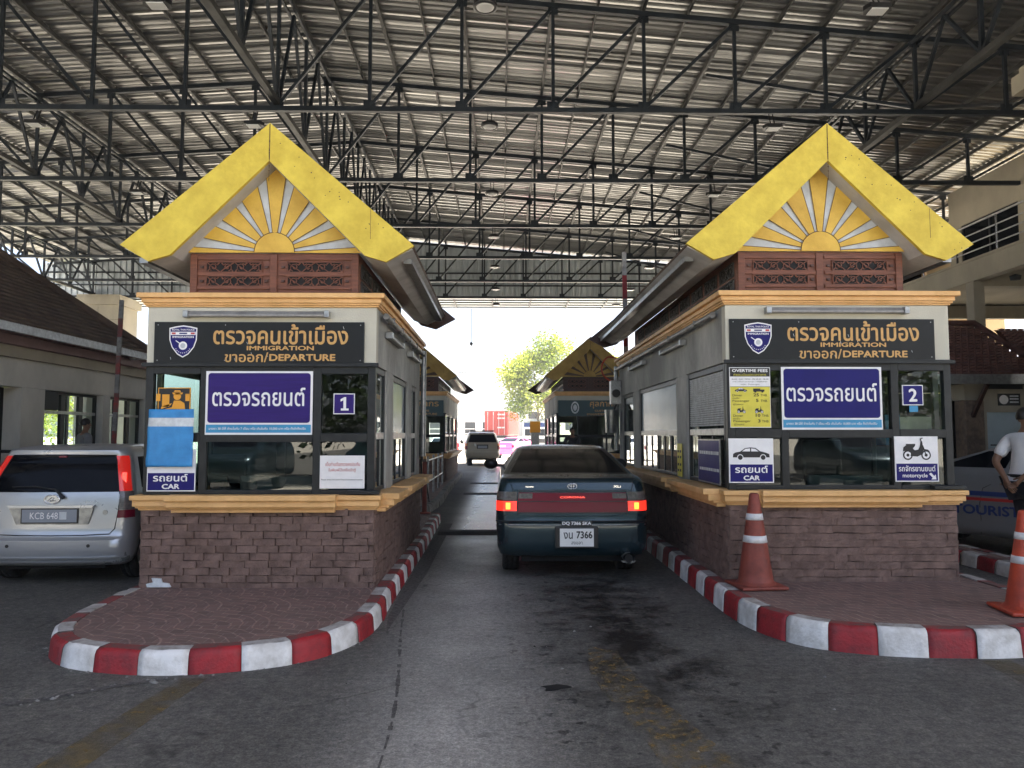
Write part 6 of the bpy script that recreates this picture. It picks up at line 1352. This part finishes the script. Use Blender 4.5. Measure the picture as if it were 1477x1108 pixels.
# ================================================================ PEOPLE
def skin_body(name, nodes, edges, m, parent=None, sub=2, extra=None, smooth=True):
    """nodes: name -> (x,y,z,rx,ry); one connected skeleton grown into one surface"""
    me = bpy.data.meshes.new(name); keys = list(nodes); ix = {k: i for i, k in enumerate(keys)}
    me.from_pydata([nodes[k][:3] for k in keys], [(ix[a], ix[b]) for a, b in edges], [])
    o = bpy.data.objects.new(name, me); COL.objects.link(o)
    md = o.modifiers.new('skin', 'SKIN'); md.use_smooth_shade = True; md.branch_smoothing = .3
    L = me.skin_vertices[0].data
    for k in keys:
        n = nodes[k]; L[ix[k]].radius = (n[3], n[4] if len(n) > 4 else n[3])
    L[0].use_root = True
    s = o.modifiers.new('sub', 'SUBSURF'); s.levels = sub; s.render_levels = sub
    dg = bpy.context.evaluated_depsgraph_get(); dg.update(); m2 = bpy.data.meshes.new_from_object(o.evaluated_get(dg))
    bpy.data.objects.remove(o); m2.materials.clear(); m2.materials.append(MT[m])
    for p in m2.polygons: p.use_smooth = True; p.material_index = 0
    if extra:
        bm = bmesh.new(); bm.from_mesh(m2)
        for c, r, sc, rot in extra:
            M = Matrix.Translation(c) @ Matrix.Rotation(rot, 4, 'Z') @ Matrix.Diagonal((*sc, 1))
            q = bmesh.ops.create_icosphere(bm, subdivisions=2, radius=r, matrix=M)
        bm.to_mesh(m2); bm.free()
        for p in m2.polygons: p.use_smooth = True
    o = bpy.data.objects.new(name, m2); COL.objects.link(o)
    if parent: o.parent = parent
    return o
def person(label, loc, rz, H=1.72, fat=1.0, arm_l=None, arm_r=None, legs=((.0, 0), (.0, 0)), top='shirt', low='trousers', sleeve=True, headturn=0, group=None):
    """stands facing +y; arm: list of shoulder, elbow, wrist points relative to the standing pose"""
    t = thing('person', label, 'person', loc, rz); k = H / 1.72
    def S_(*v): return tuple(a * k for a in v)
    N = {'pelvis': S_(0, 0, .93, .150 * fat, .115 * fat), 'waist': S_(0, .015, 1.06, .140 * fat, .115 * fat), 'chest': S_(0, .0, 1.27, .155, .115), 'shoulder': S_(0, -.01, 1.40, .10, .075), 'neck': S_(0, .0, 1.49, .055, .055), 'jaw': S_(0, .03, 1.555, .062, .070), 'head': S_(0, .012, 1.63, .078, .092), 'crown': S_(0, .005, 1.685, .060, .070)}
    E = [('pelvis', 'waist'), ('waist', 'chest'), ('chest', 'shoulder'), ('shoulder', 'neck'), ('neck', 'jaw'), ('jaw', 'head'), ('head', 'crown')]
    for q, nm, arm, lg in ((-1, 'l', arm_l, legs[0]), (1, 'r', arm_r, legs[1])):
        arm = arm or ((q * .19, -.01, 1.39), (q * .25, -.03, 1.12), (q * .25, .06, .87))
        sh, el, wr = arm; d = Vector(wr) - Vector(el); d.normalize(); hd_ = Vector(wr) + d * .07
        N['sh' + nm] = S_(*sh, .062, .062); N['el' + nm] = S_(*el, .045, .045); N['wr' + nm] = S_(*wr, .030, .028); N['pa' + nm] = S_(*hd_, .040, .020)
        E += [('shoulder', 'sh' + nm), ('sh' + nm, 'el' + nm), ('el' + nm, 'wr' + nm), ('wr' + nm, 'pa' + nm)]
        side = Vector((1, 0, 0)) if abs(d.x) < .8 else Vector((0, 1, 0)); side = (side - d * side.dot(d)).normalized(); nrm = d.cross(side) * q
        for f, (o_, ln) in enumerate(((-.030, .070), (-.010, .080), (.010, .076), (.028, .062))):
            a = hd_ + side * o_ + d * .03; b_ = a + d * ln * .5 + nrm * .010; c = b_ + d * ln * .38 + nrm * .024
            for nn, pnt, r in (('a', a, .0095), ('b', b_, .0088), ('c', c, .0075)): N['f%s%d%s' % (nm, f, nn)] = S_(*pnt, r, r)
            E += [('pa' + nm, 'f%s%da' % (nm, f)), ('f%s%da' % (nm, f), 'f%s%db' % (nm, f)), ('f%s%db' % (nm, f), 'f%s%dc' % (nm, f))]
        th = Vector(wr) + d * .03 - side * .045; t2 = th + d * .05 - side * .012 + nrm * .015
        N['t%sa' % nm] = S_(*th, .012, .012); N['t%sb' % nm] = S_(*t2, .009, .009); E += [('wr' + nm, 't%sa' % nm), ('t%sa' % nm, 't%sb' % nm)]
        N['hip' + nm] = S_(q * .09, 0, .86, .095 * fat, .10 * fat); N['kn' + nm] = S_(q * .10 + lg[0] * .5, .02 + lg[1] * .5, .48, .060, .062); N['an' + nm] = S_(q * .105 + lg[0], lg[1] - .02, .085, .040, .042); N['to' + nm] = S_(q * .115 + lg[0], lg[1] + .13, .03, .038, .025)
        E += [('pelvis', 'hip' + nm), ('hip' + nm, 'kn' + nm), ('kn' + nm, 'an' + nm), ('an' + nm, 'to' + nm)]
    ex = [(S_(0, .105, 1.60), .018 * k, (.8, 1, 1.2), 0)] + [(S_(q * .080, .005, 1.605), .026 * k, (.4, .8, 1.3), 0) for q in (-1, 1)] + [(S_(q * .03, .088, 1.635), .012 * k, (1.3, .7, .8), 0) for q in (-1, 1)] + [(S_(0, .095, 1.555), .016 * k, (1.7, .6, .5), 0)]
    skin_body('body', N, E, 'skin', t, extra=ex)
    hr = MB(); 
    for i in range(15):
        for j in range(8):
            pass
    V = []; nU, nV = 20, 9
    for j in range(nV + 1):
        ph = pi / 2 * 1.22 * j / nV
        for i in range(nU):
            th = 2 * pi * i / nU; fr = max(0, sin(th)); p2 = min(ph, pi / 2 * (1.22 - .62 * fr ** 1.5)); r = 1.0 + .03 * noise.noise(Vector((i * .9, j * .8, 3)))
            V.append(S_(.088 * sin(p2) * cos(th) * r, .0 + .106 * sin(p2) * sin(th) * r, 1.635 + .108 * cos(p2) * r))
    hr.add(V, [(j * nU + i, j * nU + (i + 1) % nU, (j + 1) * nU + (i + 1) % nU, (j + 1) * nU + i) for j in range(nV) for i in range(nU)], 'hair', True); hr.build('hair', t, fixn=True)
    for q in (-1, 1):
        e = MB(); e.lathe([(.001, -.004), (.006, 0), (.001, .004)], 'ink', c=S_(q * .03, .101, 1.637), n=10); e.build('eye', t)
    # clothing: slightly larger surfaces over the body
    g_ = .016
    C = {k_: (*N[k_][:3], N[k_][3] + g_, N[k_][4] + g_) for k_ in ('waist', 'chest', 'shoulder', 'pelvis')}
    C = {'waist': C['waist'], 'pelvis': (N['pelvis'][0], N['pelvis'][1], N['pelvis'][2] + .02, N['pelvis'][3] + g_ * 1.3, N['pelvis'][4] + g_ * 1.3), 'chest': C['chest'], 'shoulder': C['shoulder'], 'collar': (0, -.005 * k, 1.452 * k, .064 * k, .062 * k)}
    CE = [('waist', 'pelvis'), ('waist', 'chest'), ('chest', 'shoulder'), ('shoulder', 'collar')]
    for nm in 'lr':
        s_, e_ = Vector(N['sh' + nm][:3]), Vector(N['el' + nm][:3]); C['sh' + nm] = (*s_, .062 * k + g_, .062 * k + g_); m_ = s_ + (e_ - s_) * (.82 if sleeve else 1.0); C['sl' + nm] = (*m_, .050 * k + g_ * 1.4, .050 * k + g_ * 1.4); CE += [('shoulder', 'sh' + nm), ('sh' + nm, 'sl' + nm)]
    skin_body('shirt', C, CE, top, t)
    C = {'pelvis': (N['pelvis'][0], N['pelvis'][1], N['pelvis'][2] - .03 * k, N['pelvis'][3] + .008, N['pelvis'][4] + .008)}; CE = []
    for nm in 'lr':
        for a in ('hip', 'kn', 'an'): C[a + nm] = (*N[a + nm][:3], N[a + nm][3] + (.022 if a != 'hip' else .014), N[a + nm][4] + (.024 if a != 'hip' else .014))
        CE += [('pelvis', 'hip' + nm), ('hip' + nm, 'kn' + nm), ('kn' + nm, 'an' + nm)]
    skin_body('trousers', C, CE, low, t)
    for nm in 'lr':
        a, b_ = N['an' + nm], N['to' + nm]; skin_body('shoe', {'a': (a[0], a[1] - .02, .05, .050, .05), 'b': (b_[0], b_[1], .035, .046, .036), 'c': (b_[0], b_[1] + .06, .028, .036, .026)}, [('a', 'b'), ('b', 'c')], 'plastic', t, 1)
    return t
p = person('man in a white polo shirt and dark trousers standing beside the police car', (5.93, 8.55, .16), radians(-75), 1.74, 1.18,
       arm_l=((-.20, -.02, 1.38), (-.27, -.16, 1.13), (-.10, -.20, .93)), arm_r=((.20, -.02, 1.38), (.27, -.12, 1.13), (.10, -.20, .95)), legs=((.02, .05), (.02, -.05)))
b = MB(); b.tube([(.155 * cos(a) * 1.28, .118 * sin(a) * 1.32, .985) for a in [2 * pi * i / 24 for i in range(25)]], .019, 'black', 8); b.build('belt', p)
b = MB(); b.lathe([(.001, -.006), (.012, 0), (.001, .008)], 'white', c=(-.088, .02, 1.61), n=10); b.tube([(-.090, .022, 1.60), (-.088, .03, 1.565)], .004, 'white', 6); b.build('earphone', p)
person('man in a grey shirt seen from behind before the glass of the tiled building', (-8.05, 14.9, .25), radians(-40), 1.66, 1.0, top='shirt_grey')
person('officer in dark uniform standing behind the sedan at the right second row booth', (2.15, 23.1, .20), radians(185), 1.62, 1.0, top='uniform', low='uniform')

# ================================================================ TREES AND FAR SURROUNDINGS
def tree(label, loc, h, r, n, seed, name='shade_tree', group=None, trunk=.3, leaf=.22, zc=.62, mats=('leaf_a', 'leaf_b')):
    rnd = random.Random(seed); t = thing(name, label, 'tree', loc, 0, group)
    b = MB(); top = Vector((0, 0, h * .55)); b.tube([(0, 0, 0), (rnd.uniform(-.1, .1), 0, h * .25), tuple(top)], [trunk * .5, trunk * .36, trunk * .22], 'bark', 10)
    ends = []
    for k in range(9):
        a = 2 * pi * k / 9 + rnd.random(); e = Vector((r * .62 * cos(a) * rnd.uniform(.6, 1), r * .62 * sin(a) * rnd.uniform(.6, 1), h * rnd.uniform(.5, .86))); s = Vector((0, 0, h * rnd.uniform(.25, .5))); m_ = (s + e) / 2 + Vector((0, 0, -h * .04)); b.tube([tuple(s), tuple(m_), tuple(e)], [trunk * .2, trunk * .13, trunk * .05], 'bark', 7); ends.append(e)
    b.build('trunk', t)
    cl = []
    for k in range(int(34)):
        a, ph = rnd.random() * 2 * pi, math.acos(rnd.uniform(-.75, 1)); q = rnd.uniform(.55, 1) ; cl.append((Vector((r * .80 * q * sin(ph) * cos(a), r * .80 * q * sin(ph) * sin(a), h * zc + h * (1 - zc) * .80 * q * cos(ph))), r * rnd.uniform(.22, .40), mats[0] if rnd.random() < .55 else mats[1]))
    b = MB()
    for k in range(n):
        c, s, m_ = cl[rnd.randrange(len(cl))]; d = Vector((rnd.gauss(0, 1), rnd.gauss(0, 1), rnd.gauss(0, .8))); d = d.normalized() * s * rnd.random() ** .45; p_ = c + d
        u = Vector((rnd.gauss(0, 1), rnd.gauss(0, 1), rnd.gauss(0, .6))).normalized(); v = u.cross(Vector((rnd.gauss(0, 1), rnd.gauss(0, 1), rnd.gauss(0, 1)))).normalized(); w_ = leaf * rnd.uniform(.6, 1.3)
        b.add([p_ - u * w_ * .5, p_ + v * w_ * .28, p_ + u * w_ * .5, p_ - v * w_ * .28], [(0, 1, 2, 3)], m_ if rnd.random() < .8 else mats[0])
    b.build('crown', t, fixn=False); return t
tree('tall sunlit yellow green tree between the red container and the second row booth', (3.8, 78, 0), 12.6, 5.2, 17000, 3, leaf=.30, zc=.55)
tree('lower green tree behind the right second row booth', (9.8, 82, 0), 11.5, 4.4, 6000, 8, leaf=.42)
tree('bushy green tree beyond the left pillar', (-31, 52, 0), 11, 4.5, 5000, 12, leaf=.4)
for i, (x, y, h, lb_) in enumerate(((-23.5, 14.5, 5.5, 'bushy green tree outside behind the tiled building, nearest the lattice wall'), (-24, 20, 6.5, 'bushy green tree outside behind the tiled building, seen through its middle window'), (-27, 50, 7, 'bushy green tree outside behind the tiled building, seen through its far window'), (-38, 62, 8, 'bushy green tree far behind the tiled building near its roof corner'))): tree(lb_, (x, y, 0), h, 2.9 if y < 40 else 4.5, 2600, 20 + i, leaf=.3, group='trees behind the tiled building', zc=.5)
for i, (x, y, h) in enumerate(((-17, -13, 8), (-11, -14.5, 8.5), (-4.5, -13.5, 8), (2, -14.5, 9), (8, -13, 8), (14, -14, 9))): tree('bushy green tree across the yard, mirrored in the booth glass', (x, y, 0), h, 4.0, 3200, 40 + i, leaf=.4, trunk=.4, mats=('leaf_c', 'leaf_c'), group='trees mirrored in the booth glass', zc=.5)  # unseen trees known from reflections; row filled out to shade the mirrored yard
def house(label, x, y, w_, d, h, m='white', n=4):
    t = thing('far_building', label, 'building', (x, y, 0)); b = MB(); b.box(-w_ / 2, w_ / 2, 0, d, 0, h, m); b.build('wall', t); b = MB(); b.prism([(-w_ / 2 - .5, h), (w_ / 2 + .5, h), (w_ / 2 - 1, h + 1.2), (-w_ / 2 + 1, h + 1.2)], -.4, d + .4, 'metal'); b.build('roof', t)
    for k in range(n): b = MB(); cx = -w_ / 2 + w_ * (k + .5) / n; b.box(cx - w_ / n * .3, cx + w_ / n * .3, -.05, .02, h * .35, h * .8, 'carglass'); b.build('window', t)
house('long pale low building far beyond the canopy behind the four wheel drive', -9, 120, 22, 12, 4.6, 'white', 8)
house('cream block far beyond the canopy behind the lorry', 15, 130, 22, 12, 7, 'cream', 7)
for i, x in enumerate((-4.3, -6.2)):
    t = thing('yard_lamp', ['tall thin yard lamp left of the red container', 'tall thin yard lamp farther left above the white car'][i], 'street lamp', (x, 84 + 6 * i, 0)); b = MB(); b.tube([(0, 0, 0), (0, 0, 8.5 - 1.5 * i)], [.09, .05], 'metal', 8); b.build('pole', t); b = MB(); b.box(-.5, .5, -.1, .1, 8.45 - 1.5 * i, 8.6 - 1.5 * i, 'metal'); b.build('lamp_head', t)
t = thing('yard_fence', 'pale railing fence across the far yard', 'fence', (-5, 95, 0)); b = MB()
for z in (.6, 1.2, 1.8, 2.4): b.bar((-14, 0, z), (4, 0, z), .08, 'white')
b.build('rail', t)
for k in range(10): b = MB(); b.bar((-14 + 2 * k, 0, 0), (-14 + 2 * k, 0, 2.6), .12, 'white'); b.build('post', t)

# ================================================================ HAZE (the air fades far things)
hz = MB(); hz.box(-190, 190, -60, 240, -1, 30, 'haze'); MT['haze'] = m = bpy.data.materials.new('haze'); m.use_nodes = True
m.node_tree.nodes.remove(m.node_tree.nodes['Principled BSDF']); v_ = m.node_tree.nodes.new('ShaderNodeVolumePrincipled'); v_.inputs['Density'].default_value = .0011; v_.inputs['Color'].default_value = (.93, .95, .97, 1); v_.inputs['Anisotropy'].default_value = .3
m.node_tree.links.new(v_.outputs[0], m.node_tree.nodes['Material Output'].inputs['Volume'])
struct(hz.build('haze'), 'stuff')
